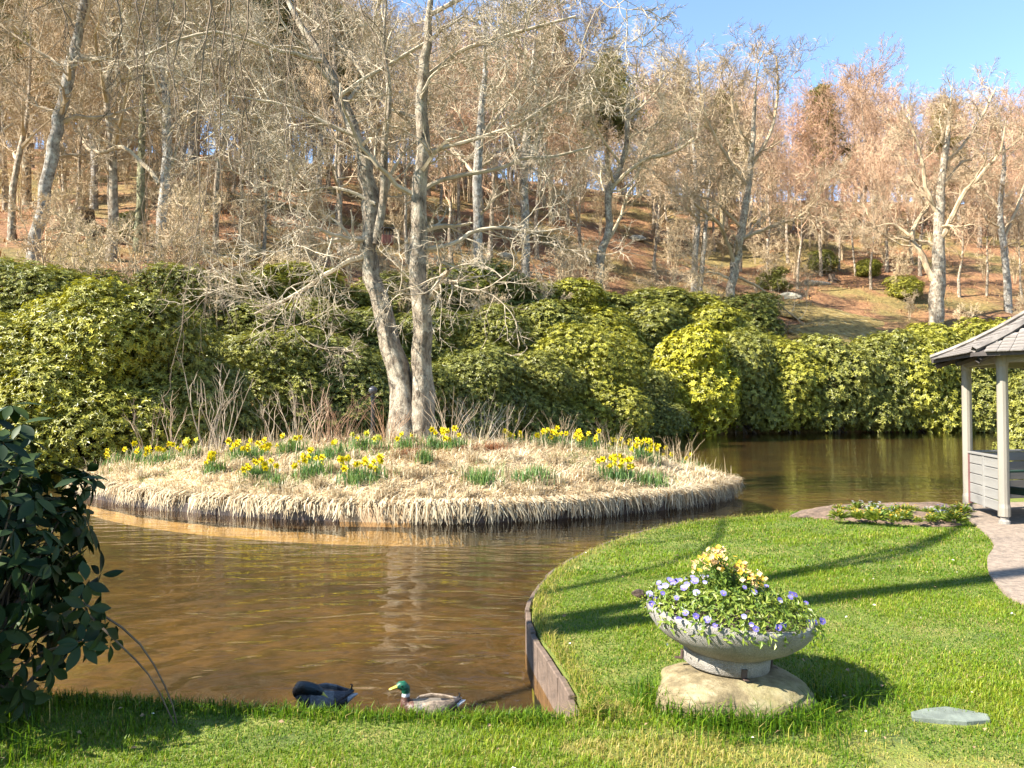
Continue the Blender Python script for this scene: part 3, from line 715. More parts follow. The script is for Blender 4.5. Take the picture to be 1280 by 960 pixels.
px_tree('leaning grey bare tree at the left edge above the big rhododendron',
    [[(37, 334, 9.5), (50, 270, 9), (62, 205, 9), (73, 150, 9), (86, 95, 9.5), (97, 50, 8.5), (106, 0, 7.5), (118, -70, 6), (125, -150, 4)]],
    [[(95, 75, 5), (135, 70, 4.5), (160, 52, 3.6), (215, 22, 2.6)], [(88, 90, 4), (40, 60, 3), (0, 30, 2.2)], [(104, 10, 5), (60, -20, 4), (10, -40, 2.5)], [(75, 140, 3), (40, 130, 2), (10, 110, 1.4)]],
    102, counts=(17, 9, 8), L2=5.0, tw_r=0.011, color=(.95, .85, .72))
px_tree('bare tree with a pale straight trunk and an arching mossy limb behind the big rhododendron',
    [[(197, 350, 7), (204, 255, 7.5), (209, 175, 7.5), (206, 100, 6), (197, 30, 5), (200, -60, 4)]],
    [[(199, 230, 5), (172, 198, 4.4), (150, 183, 4), (128, 191, 3.4), (110, 180, 2.6), (98, 160, 1.8)], [(206, 110, 4), (240, 70, 3), (270, 20, 2)], [(209, 165, 3), (240, 140, 2.2), (265, 140, 1.4)]],
    103, counts=(17, 9, 8), L2=4.4, tw_r=0.01, color=(1, .92, .78))
px_tree('mossy thin trunked bare tree left of the arching limb',
    [[(171, 314, 6.5), (176, 240, 6), (178, 150, 5.5), (182, 60, 4.5), (186, -40, 3.5)]], [[(178, 150, 3.4), (150, 110, 2.6), (120, 60, 1.8)], [(180, 90, 3), (215, 50, 2)]],
    104, counts=(17, 9, 8), L2=4.4, tw_r=0.011, tcolor=(.8, .85, .6), color=(.95, .85, .7))
px_tree('short stout bare tree with a knobbly head on the leaf littered slope at left',
    [[(118, 262, 6), (118, 225, 5.5), (119, 195, 6), (112, 150, 4), (118, 60, 3)]], [[(119, 195, 3.5), (95, 165, 2.4), (80, 120, 1.6)]], 112, counts=(14, 8, 7), L2=4.5, tw_r=0.012, color=(.9, .8, .65))
px_tree('straight grey bare tree just right of the island tree',
    [[(600, 376, 7.5), (597, 300, 7.5), (597, 232, 8), (601, 150, 6.5), (606, 80, 5), (604, -10, 4)]], [[(597, 225, 4), (570, 190, 3), (545, 160, 2)], [(600, 170, 4), (640, 120, 3), (650, 60, 2)]],
    105, counts=(17, 9, 8), L2=5.4, tw_r=0.013, color=(1.05, .95, .8))
px_tree('upright bare tree with a fan of rising stems beside the straight grey tree',
    [[(656, 366, 6.5), (657, 300, 6.5), (655, 225, 7), (660, 150, 6), (668, 60, 4), (672, -10, 3)], [(657, 215, 5), (680, 150, 4), (692, 60, 3), (695, 20, 2)]],
    [[(656, 220, 4), (630, 150, 3), (622, 80, 2)], [(668, 170, 3.4), (705, 110, 2.4), (730, 60, 1.5)], [(690, 140, 3.4), (712, 90, 2.6), (735, 68, 2)]],
    106, counts=(17, 9, 8), L2=5.4, tw_r=0.013, color=(.95, .8, .68))
px_tree('crooked forked bare tree above the middle of the rhododendrons',
    [[(744, 382, 7), (751, 322, 6.5), (761, 285, 6), (760, 243, 6), (772, 217, 5.4), (783, 180, 4.8), (785, 125, 4), (798, 92, 3), (800, 62, 1.8)]],
    [[(762, 238, 4.4), (800, 203, 3.8), (840, 191, 3.2), (868, 172, 2)], [(752, 312, 4), (775, 272, 3.4), (786, 240, 2.4), (800, 225, 1.2)], [(784, 150, 3), (815, 120, 2.2), (835, 90, 1.4)], [(776, 205, 3), (745, 160, 2.2), (735, 120, 1.4)]],
    107, tcolor=(1.12, 1.04, .92), counts=(15, 9, 8), L2=5.2, tw_r=0.012, color=(1.2, 1.1, .9))
px_tree('many branched pale bare tree behind the yellow rhododendron',
    [[(912, 414, 7.5), (915, 355, 7), (922, 312, 7), (930, 270, 6), (936, 225, 5.4), (940, 180, 5), (944, 120, 4), (948, 65, 2)]],
    [[(918, 330, 4.6), (905, 292, 4), (888, 268, 3.4), (868, 255, 2.4)], [(924, 300, 4), (960, 285, 3.4), (1000, 270, 2.6), (1025, 245, 1.4)], [(934, 232, 4), (905, 190, 3.2), (880, 140, 2.6), (872, 80, 1.5)],
     [(936, 215, 4), (965, 160, 3.2), (972, 110, 2.4), (970, 70, 1.6)], [(940, 190, 3.2), (918, 150, 2.6), (915, 100, 2)], [(917, 345, 3), (950, 360, 2.2), (985, 390, 1.4), (1010, 408, 1)], [(916, 350, 3), (885, 340, 2), (860, 355, 1.2)], [(926, 285, 3), (890, 250, 2.6), (845, 245, 1.5)]],
    108, tcolor=(1.12, 1.04, .92), counts=(13, 9, 8), L2=5.2, tw_r=0.0125, color=(1.02, .88, .7))
px_tree('stout gnarled oak with wide crooked limbs above the gazebo side rhododendrons',
    [[(1169, 408, 10), (1172, 352, 10), (1173, 305, 9), (1174, 255, 7.5), (1180, 205, 6), (1186, 150, 4.6), (1192, 90, 2.6)]],
    [[(1168, 352, 6.4), (1152, 318, 5.8), (1140, 296, 5), (1148, 272, 4), (1162, 258, 3), (1150, 235, 2)], [(1174, 300, 6), (1188, 275, 5), (1203, 245, 4.4), (1228, 216, 3.6), (1250, 190, 2.2), (1258, 150, 1.4)],
     [(1173, 270, 4.6), (1158, 235, 4), (1152, 200, 3.2), (1140, 160, 2.4), (1128, 140, 1.4)], [(1180, 205, 4), (1205, 180, 3), (1230, 140, 2.4), (1245, 110, 1.4)], [(1176, 235, 3), (1200, 205, 2.4), (1215, 200, 1.6)], [(1140, 296, 3), (1115, 280, 2), (1090, 285, 1.2)]],
    109, tcolor=(1.12, 1.04, .92), counts=(15, 9, 8), L2=5.2, tw_r=0.0125, color=(1.02, .88, .7))
px_tree('slim bare tree with twisted branches at the right edge above the gazebo',
    [[(1260, 390, 5.5), (1257, 330, 5), (1250, 270, 4.6), (1255, 200, 3.6), (1248, 130, 2.4)]], [[(1254, 300, 3), (1275, 250, 2.6), (1290, 200, 2)], [(1251, 262, 3), (1225, 235, 2.2), (1210, 220, 1.4)]],
    110, counts=(15, 9, 8), L2=5.2, tw_r=0.0125, color=(1.15, .98, .78))
px_tree('double stemmed bare tree between crooked tree and yellow rhododendron',
    [[(867, 374, 5), (869, 320, 5), (872, 270, 4.6), (868, 200, 4), (862, 130, 2.6)], [(874, 372, 4), (880, 310, 3.6), (884, 260, 3), (892, 180, 2)]], [[(871, 275, 3), (845, 240, 2.2), (820, 220, 1.4)]],
    111, counts=(15, 9, 8), L2=5.2, tw_r=0.0125, color=(1.1, .9, .7))

# prototypes for the wood on the hill
def proto_tree(seed, H, r, spread, upr, nl):
    g = np.random.default_rng(seed)
    r *= .78; t = [(0, 0, -0.6, r * 1.25)]; x = y = 0
    for q in range(1, 7):
        x += g.normal() * 0.03 * H * 0.35; y += g.normal() * 0.03 * H * 0.35; t.append((x, y, H * q / 6 * 0.93, r * (1 - 0.86 * q / 6)))
    trunk = np.array(t); limbs = []
    tp = polyline(trunk, 40)
    for q in range(nl):
        f = 0.3 + 0.65 * (q + g.random()) / nl; b = tp[int(f * 39)]; a = g.random() * 6.28 + q * 2.4; L = spread * (1.25 - f) * g.uniform(.7, 1.2)
        d = np.array([math.cos(a), math.sin(a), upr * g.uniform(.6, 1.4)]); pts = [b]
        for s_ in range(1, 5):
            d = nrm(d + g.normal(size=3) * 0.22 + np.array([0, 0, 0.10])); pts.append(np.array([*(pts[-1][:3] + d * L / 4), b[3] * 0.55 * (1 - 0.2 * s_)]))
        limbs.append(np.array(pts))
    tm, cr = tree_parts([trunk], limbs, g, counts=(8, 7, 5), L2=H * 0.22, tw_r=0.012, up=0.12, ang=0.75, k=7, tmin=0.3)
    return tm[0].mesh('trunk', M['bark'], True), cr.mesh('crown', M['twig'])
PROTO = [proto_tree(301, 17, 0.24, 6.0, 0.9, 10), proto_tree(302, 18, 0.27, 5.2, 1.3, 11), proto_tree(303, 16, 0.3, 7.0, 0.7, 10), proto_tree(304, 18.5, 0.22, 4.6, 1.6, 12), proto_tree(305, 15, 0.25, 6.4, 1.0, 9), proto_tree(306, 19, 0.3, 6.0, 1.1, 12)]
g = np.random.default_rng(44); placed = []; recs = []
fixed = [(1070, 345), (1089, 362), (997, 362), (1026, 345), (1048, 338), (1108, 340), (1199, 372), (1233, 370), (960, 355), (836, 330), (816, 340), (725, 330), (565, 330), (510, 330), (425, 318), (300, 300), (14, 300), (8, 262), (30, 255), (95, 270), (140, 280), (1150, 345), (330, 330), (270, 318), (1278, 380)]
for a, b in fixed:
    p = hill_pt(a, b); placed.append(p); recs.append((p, g.uniform(0.72, 0.95)))
tries = 0
while len(recs) < 178 and tries < 9000:
    tries += 1
    Yc = g.uniform(42, 165); px = g.uniform(-60, 1340); x = (px - 640) * Yc / F
    dd = Yc - shore_y(x)
    if dd < 26 or dd > 112 or (dd < 50 and g.random() < .55): continue
    z = float(hill_z(x, Yc)); p = np.array([x, Yc, z])
    if any((q[0] - x) ** 2 + (q[1] - Yc) ** 2 < (3.2 + 0.012 * Yc) ** 2 for q in placed): continue
    py = 480 + F * math.tan(math.atan((25) / F)) - (z - CAM_Z) * F / Yc
    placed.append(p); recs.append((p, g.uniform(0.95, 1.35)))
ZN = [(-999, 120, 'above the big rhododendron at left'), (120, 400, 'up the slope behind the arching limb'), (400, 560, 'on the slope behind the island tree'), (560, 720, 'on the slope right of the island tree'),
      (720, 860, 'on the slope behind the crooked forked tree'), (860, 1010, 'on the slope behind the many branched pale tree'), (1010, 1140, 'on the slope above the mossy outcrop'), (1140, 9999, 'on the slope behind the gnarled oak')]
ORD = ['first', 'second', 'third', 'fourth', 'fifth', 'sixth', 'seventh', 'eighth', 'ninth', 'tenth', 'eleventh', 'twelfth', 'thirteenth', 'fourteenth', 'fifteenth', 'sixteenth', 'seventeenth', 'eighteenth', 'nineteenth', 'twentieth']
def ordn(k): return ORD[k] if k < 20 else ('twenty-' if k < 40 else 'forty-') + ORD[k - 20 if k < 40 else k - 40]
def zone(p):
    px = 640 + p[0] * F / p[1]
    return next(q for q, z in enumerate(ZN) if z[0] <= px < z[1])
seen = {}
for k, (p, s_) in enumerate(sorted(recs, key=lambda r: r[0][0] / r[0][1])):
    tm, cr = PROTO[int(g.integers(len(PROTO)))]
    row = 'lower' if p[1] - shore_y(p[0]) < 45 else ('middle' if p[1] - shore_y(p[0]) < 72 else 'upper')
    q = (zone(p), row); seen[q] = seen.get(q, 0) + 1
    root = empty('bare_tree', p, g.random() * 6.28, (s_, s_, s_ * g.uniform(.92, 1.1)))
    tag(root, f'{ordn(seen[q] - 1)} leafless tree of the {row} rows {ZN[q[0]][2]}', 'tree', 'leafless trees of the hillside wood')
    red = g.random()
    if row == 'upper' or 640 + p[0] * F / p[1] > 980: red = .5 + .9 * red
    if 640 + p[0] * F / p[1] < 560: red *= .25
    c = np.array([1.0, 0.9, 0.72]) * (1 - red) + np.array([1.04, 0.76, 0.6]) * red; c *= g.uniform(.85, 1.2)
    link('trunk', tm, root, color=(1.1, 1.0, .88)); link('crown', cr, root, color=tuple(c))
# young leafless undergrowth on the lower slope
def proto_sapling(seed, H):
    g = np.random.default_rng(seed); st = []
    for q in range(5):
        a = g.random() * 6.28; d = g.uniform(.2, .9); st.append(np.array([(0.1 * math.cos(a), .1 * math.sin(a), -.2, .035), (d * .4 * math.cos(a), d * .4 * math.sin(a), H * .35, .03), (d * math.cos(a) + g.normal() * .2, d * math.sin(a), H * .7, .02), (d * 1.4 * math.cos(a), d * 1.4 * math.sin(a) + g.normal() * .2, H, .008)]))
    tm, cr = tree_parts(st, [], g, counts=(13, 7, 6), L2=H * .3, tw_r=.0085, up=.06, ang=.9, k=5, tmin=.12)
    b = MB()
    for t in tm: b.add(t.V[0], t.Fs[0])
    return b.mesh('stems', M['twig'], True), cr.mesh('twigs', M['twig'])
SAP = [proto_sapling(401, 4.2), proto_sapling(402, 5.0), proto_sapling(403, 3.6)]
sp, tries, cnt_ = [], 0, {}
while len(sp) < 298 and tries < 16000:
    tries += 1; px = g.uniform(-30, 1310); Yc = g.uniform(28, 165); x = (px - 640) * Yc / F; dd = Yc - shore_y(x)
    if len(sp) >= 205 and (dd < 62 or dd > 112): continue
    if dd < 9 or dd > 112 or (px > 980 and px < 1120 and dd < 20): continue
    if any((q[0] - x) ** 2 + (q[1] - Yc) ** 2 < 5 for q in sp): continue
    sp.append(np.array([x, Yc, float(hill_z(x, Yc))]))
for p in sorted(sp, key=lambda q: q[0] / q[1]):
    q = zone(p); rw = 'lower' if p[1] - shore_y(p[0]) < 32 else ('middle' if p[1] - shore_y(p[0]) < 60 else 'upper'); qk = (q, rw); cnt_[qk] = cnt_.get(qk, 0) + 1; root = empty('sapling', p, g.random() * 6.28, g.uniform(.6, 1.25) * (1.9 if rw == 'upper' else 1)); k = int(g.integers(3))
    tag(root, f'{ordn(cnt_[qk] - 1)} twiggy {rw} bush {ZN[q][2]}', 'sapling', 'leafless undergrowth bushes of the slope')
    c = tuple(np.array([1.15, 1.0, .78]) * g.uniform(.85, 1.2)); link('stems', SAP[k][0], root, color=c); link('twigs', SAP[k][1], root, color=c)
# pines among them
def proto_pine(seed, H, bottom):
    g = np.random.default_rng(seed); b = MB()
    tr = polyline([(0, 0, -0.5, 0.28), (0.2, 0, H * .4, 0.2), (0, 0.1, H * .8, 0.09), (0, 0, H, 0.03)], 12)
    tubes(b, tr[None, :, :3], tr[None, :, 3], 7)
    n = 46; z = H * (bottom + (1 - bottom) * (np.arange(n) + g.random(n)) / n); L = (1.03 - (z / H - bottom) / (1 - bottom)) ** 0.7 * H * 0.2 * g.uniform(.7, 1.2, n) + 0.4
    a = np.arange(n) * 2.4 + g.normal(size=n) * .3
    P = np.stack([np.column_stack([np.cos(a) * L * t, np.sin(a) * L * t, z + L * (0.12 * t - .02)]) for t in (0, .35, .7, 1)], 1)
    br = MB(); tubes(br, P, np.linspace(.05, .015, 4)[None].repeat(n, 0), 3)
    m = 2600; k = g.integers(0, n, m); t = g.uniform(.3, 1.05, m)
    c = np.column_stack([np.cos(a[k]) * L[k] * t, np.sin(a[k]) * L[k] * t, z[k] + L[k] * .1 * t]) + g.normal(size=(m, 3)) * 0.3
    f = MB(); q = 7
    d = g.normal(size=(m * q, 3)) + np.array([0, 0, .4]); cc = np.repeat(c, q, 0)
    leaf_quads(f, cc, d, g.normal(size=(m * q, 3)), g.uniform(.25, .5, m * q), np.full(m * q, .07), np.repeat(g.random(m), q), 0.1)
    return b.mesh('trunk', M['bark'], True), br.mesh('branches', M['twig']), f.mesh('needles', M['needle'])
PINE = [proto_pine(61, 17, 0.35), proto_pine(62, 15, 0.5)]
pines = [(763, 330, 98, 1.05, 'yellow green pine rising over the bare trees behind the crooked tree', (1.1, 1, .7)), (1030, 340, 118, .92, 'low rounded pine among the crest trees above the mossy outcrop', (1.1, .95, .6)),
         (235, 280, 66, 1.0, 'olive pine behind the arching limb', (1, 1, 1)), (320, 280, 70, 1.05, 'broad olive pine left of the island tree', (1, 1, .9)), (395, 280, 74, .95, 'pine glimpsed through the left branches of the island tree', (1, 1, 1)),
         (30, 250, 58, .9, 'olive pine at the left edge behind the leaning tree', (1, .95, .8)), (905, 330, 108, .82, 'pine behind the many branched pale tree', (1, .9, .6)), (690, 330, 92, 1.0, 'olive pine behind the fan of rising stems', (1.05, .95, .7)), (1190, 330, 116, .86, 'small orange tinged pine behind the gnarled oak', (1.15, .9, .5))]
for a, b, Yp, s_, lab, c in pines:
    x = (a - 640) * Yp / F; z = float(hill_z(x, Yp)); k = int(s_ * 100) % 2
    root = empty('pine_tree', (x, Yp, z), g.random() * 6, s_ * 1.4); tag(root, lab, 'pine tree', 'pines among the bare trees')
    for nme, me in zip(('trunk', 'branches', 'needles'), PINE[k]): link(nme, me, root, color=c)

# ---------------------------------------------------------------- rhododendrons
def proto_bush(seed, nl=13, nw=5000, leaf=0.058, H=1.9):
    g = np.random.default_rng(seed)
    C = [np.array([0, 0, 0.3 * H]), np.array([0, 0, .62 * H])]; Rr = [0.66, .55]
    for k in range(nl):
        a = k * 2.4 + g.random(); zz = g.uniform(.1, .8); d = g.uniform(.4, .66) * (1 - .45 * zz); C.append(np.array([math.cos(a) * d, math.sin(a) * d, zz * H])); Rr.append(g.uniform(.26, .42))
    C, Rr = np.array(C), np.array(Rr)
    pk = g.choice(len(Rr), nw * 3, p=Rr ** 2 / (Rr ** 2).sum())
    d = nrm(g.normal(size=(nw * 3, 3)) + np.array([0, 0, .25]))
    sh = np.where(g.random(nw * 3) < .6, g.uniform(.9, 1.16, nw * 3), g.uniform(.6, .93, nw * 3))
    P = C[pk] + d * (Rr[pk] * sh * (1 + .07 * np.sin(d[:, 0] * 9 + pk) * np.cos(d[:, 1] * 8 + d[:, 2] * 7)))[:, None]
    dist = np.linalg.norm(P[:, None] - C[None], axis=2) / Rr[None]; dist[np.arange(len(P)), pk] = 9
    ok = (dist.min(1) > 0.8) & (P[:, 2] > 0.0); P, d = P[ok][:nw], d[ok][:nw]; m = len(P)
    q = 7; nn = nrm(d + np.array([0, 0, .45]) + g.normal(size=d.shape) * .3)
    rv = g.normal(size=(m, 3)); A = nrm(np.cross(nn, rv)); B = np.cross(nn, A)
    th = (np.arange(q) * 2 * math.pi / q)[None] + g.random((m, 1)) * 6.28 + g.normal(size=(m, q)) * .2
    rad = np.cos(th)[..., None] * A[:, None] + np.sin(th)[..., None] * B[:, None]
    tilt = g.uniform(-.35, .45, (m, q, 1)); dirv = rad + tilt * nn[:, None]
    mb = MB(); ln = leaf * g.uniform(.7, 1.2, (m, q)); N_ = np.broadcast_to(nn[:, None], rad.shape)
    rn = np.clip(g.normal(size=(m, 1)) * .22 + .5 + g.normal(size=(m, q)) * .08, 0, 1)
    leaf_quads(mb, np.repeat(P, q, 0), dirv.reshape(-1, 3), N_.reshape(-1, 3), ln.ravel(), ln.ravel() * .42, rn.ravel(), .12)
    st = MB(); k = 26; e = P[g.choice(m, k)] * .8
    PP = np.stack([np.column_stack([g.normal(size=(k, 2)) * .12, np.full(k, -.1)]), e * .45 + g.normal(size=(k, 3)) * .05, e], 1)
    tubes(st, PP, np.linspace(.022, .007, 3)[None].repeat(k, 0), 4)
    return mb.mesh('foliage', M['rhodo']), st.mesh('stems', M['stem'])
BUSH = [proto_bush(s_) for s_ in (71, 72, 73)] + [proto_bush(s_, 14, 9500, .041) for s_ in (75, 76)]
gb = np.random.default_rng(5)
def bush(p, rx, h, label, color, k=None, group='rhododendrons banked round the far shore', name='rhododendron'):
    root = empty(name, (p[0], p[1], p[2] - 0.15), gb.random() * 6.28, ((1.35 * rx + h / 1.78 * .5) / 1.5, (1.35 * rx + h / 1.78 * .5) / 1.5, h / 1.78)); tag(root, label, 'shrub', group)
    f, s_ = BUSH[(int(gb.integers(3)) if p[1] > 44 else 3 + int(gb.integers(2))) if k is None else k]
    link('foliage', f, root, color=color); link('stems', s_, root)
    return root
OL, DK, YL, YG = (1.36, 1.32, .98), (1.2, 1.2, .98), (2.3, 2.1, .65), (1.75, 1.64, .82)
# (px, py of the foot, depth or None for hill/shore, radius m, height m, colour, label)
def bp(px, Yb): x = (px - 640) * Yb / F; return np.array([x, Yb, max(float(hill_z(x, Yb)), -0.2)])
B_ = [(120, 22.2, 2.5, 5.3, YG, 'big dense rhododendron with yellow green top at the left shore'),
      (205, 22.8, 2.1, 4.9, OL, 'right shoulder of rhododendrons beside the big left one, half in shade'),
      (40, 22.0, 2.3, 4.0, YG, 'lower rhododendron on the water side of the big left one'),
      (250, 23.8, 1.5, 3.4, DK, 'dark shaded rhododendron behind the bare pale stems'),
      (20, 28.0, 3.0, 4.5, OL, 'olive rhododendron at the left edge behind the big one'),
      (95, 29.5, 2.6, 4.0, OL, 'olive rhododendron directly behind the big left one'),
      (345, 27.5, 2.5, 3.9, OL, 'first rhododendron right of the bare pale stems'),
      (430, 28.8, 2.2, 3.9, DK, 'dark rhododendron behind the garden lamp'),
      (500, 30.5, 2.1, 3.6, DK, 'dark rhododendron directly behind the double tree trunk'),
      (585, 32.5, 2.3, 4.2, DK, 'dark rhododendron right of the double tree trunk'),
      (655, 35, 2.4, 4.2, OL, 'olive rhododendron behind the narrow ridge daffodils'),
      (735, 38.5, 2.9, 5.8, YG, 'tall green rhododendron left of the yellow one'),
      (690, 37.0, 2.0, 3.4, OL, 'low rhododendron between olive and tall green ones'),
      (800, 43.5, 2.2, 4.2, DK, 'dark rhododendron tucked behind the yellow one'),
      (862, 47, 2.9, 5.3, YL, 'bright yellow green rhododendron at the right waterline'),
      (930, 49.5, 2.6, 5.2, OL, 'first waterline rhododendron right of the yellow one'),
      (985, 50, 2.6, 4.7, YG, 'second waterline rhododendron right of the yellow one'),
      (1040, 50.5, 2.6, 5.0, OL, 'third waterline rhododendron right of the yellow one'),
      (1095, 51, 2.6, 5.2, OL, 'fourth waterline rhododendron right of the yellow one'),
      (1150, 51.3, 2.7, 5.4, YG, 'fifth waterline rhododendron just left of the gazebo roof'),
      (1205, 51.6, 2.7, 5.2, OL, 'waterline rhododendron framed behind the far gazebo post'),
      (1262, 52, 2.8, 5.2, OL, 'waterline rhododendron behind the near gazebo post'),
      (1320, 52, 2.8, 5.2, OL, 'waterline rhododendron at the right edge behind the gazebo'),
      # second row, on the bank
      (310, 33, 2.8, 3.2, OL, 'upper rhododendron above the first one right of the bare stems'),
      (380, 34.5, 2.8, 3.3, OL, 'upper rhododendron under the long left limb of the island tree'),
      (455, 36.5, 2.8, 3.4, DK, 'upper rhododendron seen left of the island tree stem'),
      (530, 38.5, 2.8, 3.6, DK, 'upper rhododendron seen between the island tree and straight grey tree'),
      (610, 42, 2.9, 4.4, OL, 'upper rhododendron at the foot of the straight grey tree'),
      (680, 46, 3.0, 4.2, OL, 'upper rhododendron below the fan of rising stems'),
      (745, 50, 3.2, 4.2, YG, 'upper rhododendron at the foot of the crooked forked tree'),
      (815, 54, 3.2, 4.4, OL, 'upper rhododendron above the dark tucked one'),
      (890, 56.5, 3.4, 4.2, YG, 'upper rhododendron at the foot of the many branched pale tree'),
      (960, 57, 3.2, 3.2, YG, 'upper rhododendron left of the mossy outcrop'),
      (1110, 58, 3.2, 3.9, OL, 'upper rhododendron right of the mossy outcrop'),
      (1170, 58, 3.3, 4.6, YG, 'upper rhododendron at the foot of the gnarled oak'),
      (1235, 58, 3.3, 5.0, YG, 'upper rhododendron rising left of the gazebo roof slope'),
      (1300, 58, 3.3, 5.0, OL, 'upper rhododendron hidden behind the gazebo roof'),
      (235, 33, 2.6, 3.8, OL, 'upper rhododendron behind the shaded shoulder at left'),
      (560, 46, 2.4, 3.0, DK, 'small dark rhododendron high on the bank right of the island tree')]
TH = [(300, 37), (365, 39), (430, 41), (495, 43), (560, 47), (615, 49), (665, 51), (715, 53), (765, 56), (815, 58), (870, 60.5), (930, 62)]
for q, (a, Yb) in enumerate(TH): B_.append((a, Yb, 3.6, (2.5 if q < 4 else 3.9) + .5 * (q % 2), (OL, YG, DK)[q % 3], f'{ordn(q)} from the left of the highest row of rhododendrons on the bank'))
for a, Yb, rx, h, c, lab in B_:
    if Yb > 44 and lab.find('highest') < 0: h *= 1.22
    bush(bp(a, Yb), rx, h, lab, c)
for a, b, rx, h, c, lab in ((965, 362, 1.9, 2.3, OL, 'dark evergreen shrub on the slope left of the log'), (1130, 372, 2.2, 2.6, YG, 'rounded green shrub on the slope left of the gnarled oak'), (1085, 345, 1.8, 2.2, YG, 'green shrub between straight trunks above the outcrop'),
                            (160, 298, 1.3, 1.8, DK, 'small dark shrub on the leaf littered slope at left'), (1028, 338, 2.0, 2.6, OL, 'dark shrub behind the trunks above the log')):
    bush(hill_pt(a, b), rx, h, lab, c, group='evergreen shrubs on the hillside')
bush((9.9, 13.9, -0.1), 1.05, 2.4, 'green shrub right behind the gazebo at the frame edge', OL, group='evergreen shrubs on the near bank')

# rock outcrop, log and stumps on the hill
def lump(seed, sx_, sy_, sz_, amp=0.25, k=24, n=14):
    g = np.random.default_rng(seed); th = np.linspace(0, 2 * math.pi, k, endpoint=False); ph = np.linspace(0.02, math.pi * .62, n); rings = []
    a = g.random(8) * 6.28
    for p in ph[::-1]:
        r = 1 + amp * (.5 * np.sin(2 * th + a[0]) * math.sin(p) + .35 * np.sin(3 * th + a[1] + 2 * p) * math.sin(p) + .2 * np.sin(5 * th + a[2] + 5 * p) * math.sin(p)) + .04 * amp * g.normal(size=k) * math.sin(p)
        rings.append(np.column_stack([np.cos(th) * np.sin(p) * r * sx_, np.sin(th) * np.sin(p) * r * sy_, np.full(k, math.cos(p)) * sz_ * (1 + .15 * amp * np.sin(3 * th + a[3]) * math.sin(p))]))
    mb = MB(); loft(mb, rings); return mb
def outcrop_mat():
    m, N, L, B = newmat('mossy_outcrop')
    c = ramp(N, L, noise(N, L, 1.5, 10, 0.75), [(0.34, (0.06, 0.045, 0.015)), (0.46, (0.27, 0.18, 0.045)), (0.56, (0.36, 0.26, 0.075)), (0.68, (0.5, 0.44, 0.3))])
    L.new(c, B.inputs['Base Color']); B.inputs['Roughness'].default_value = 0.95
    L.new(bump(N, L, noise(N, L, 2.2, 10, 0.75), 1.0, 0.5), B.inputs['Normal']); return m
M['outcrop'] = outcrop_mat()
p = hill_pt(1050, 412)
tag(lump(5, 9.0, 7.5, 1.15, .75, 90, 44).obj('rock_outcrop', M['outcrop'], smooth=True, loc=(p[0], p[1] + 1.5, p[2] + .1), rot=(R(23), R(3), .2)), 'mossy yellow rock outcrop showing above the waterline rhododendrons', 'rock')
for a, b, s_, lab in ((795, 300, .9, 'grey boulder on the slope right of the crooked tree'), (630, 322, .7, 'pale boulder on the slope between the two grey trees'), (985, 372, .8, 'lichened boulder below the evergreen shrub')):
    p = hill_pt(a, b); tag(lump(a, 1.3 * s_, 1.0 * s_, .7 * s_, .4).obj('boulder', M['rock'], smooth=True, loc=p), lab, 'boulder', 'boulders lying on the hillside')
def block(seed, sx_, sy_, sz_, k=56, n=30):
    g = np.random.default_rng(seed); th = np.linspace(0, 2 * math.pi, k, endpoint=False); a = g.random(9) * 6.28; rings = []
    for p in np.linspace(0.02, math.pi * .56, n)[::-1]:
        rs = math.sin(p) ** .62; zs = np.sign(math.cos(p)) * abs(math.cos(p)) ** .62
        q = 1 + .05 * np.sin(2 * th + a[0]) + .045 * np.sin(3 * th + a[1] + p) + .03 * np.sin(5 * th + a[2] + 3 * p) + .014 * np.sin(9 * th + a[3] + 6 * p) + .008 * g.normal(size=k)
        sq = 1 / (np.abs(np.cos(th)) ** 3.2 + np.abs(np.sin(th)) ** 3.2) ** (1 / 3.2)
        rings.append(np.column_stack([np.cos(th) * rs * q * sq * sx_, np.sin(th) * rs * q * sq * sy_, np.full(k, zs * sz_) * (1 + .06 * np.sin(2 * th + a[4]) * rs)]))
    mb = MB(); loft(mb, rings); return mb
def stump(px, py, s_, lab):
    p = hill_pt(px, py); root = empty('tree_stump', p, 1.1, s_); tag(root, lab, 'tree stump', 'old stumps on the hillside')
    b = MB(); lathe(b, [(.75, -.3), (.5, .1), (.42, .6), (.38, .95), (.36, 1.0)], 12, caps=True); b.obj('stump', M['stem'], root)
    b = MB(); g = np.random.default_rng(px); P = np.array([[(0.3 * math.cos(a), .3 * math.sin(a), .3), (.8 * math.cos(a), .8 * math.sin(a), .15), (1.4 * math.cos(a + .3), 1.4 * math.sin(a + .3), -.2)] for a in np.arange(5) * 1.26])
    tubes(b, P, np.array([[.18, .12, .04]]).repeat(5, 0), 6); b.obj('roots', M['stem'], root)
stump(105, 290, 1.5, 'dark upturned stump on the leaf litter behind the leaning tree'); stump(1040, 352, .9, 'dark cut stump on the slope above the mossy outcrop')
p = hill_pt(1022, 357); b = MB(); tubes(b, np.array([[(-1.6, 0, .2), (-.5, .1, .28), (.6, 0, .3), (1.7, .15, .3)]]), np.array([[.3, .28, .26, .22]]), 10)
tag(b.obj('fallen_log', M['bark'], loc=p, rot=(0, .05, .3)), 'fallen log lying beside the dark cut stump on the slope', 'log')

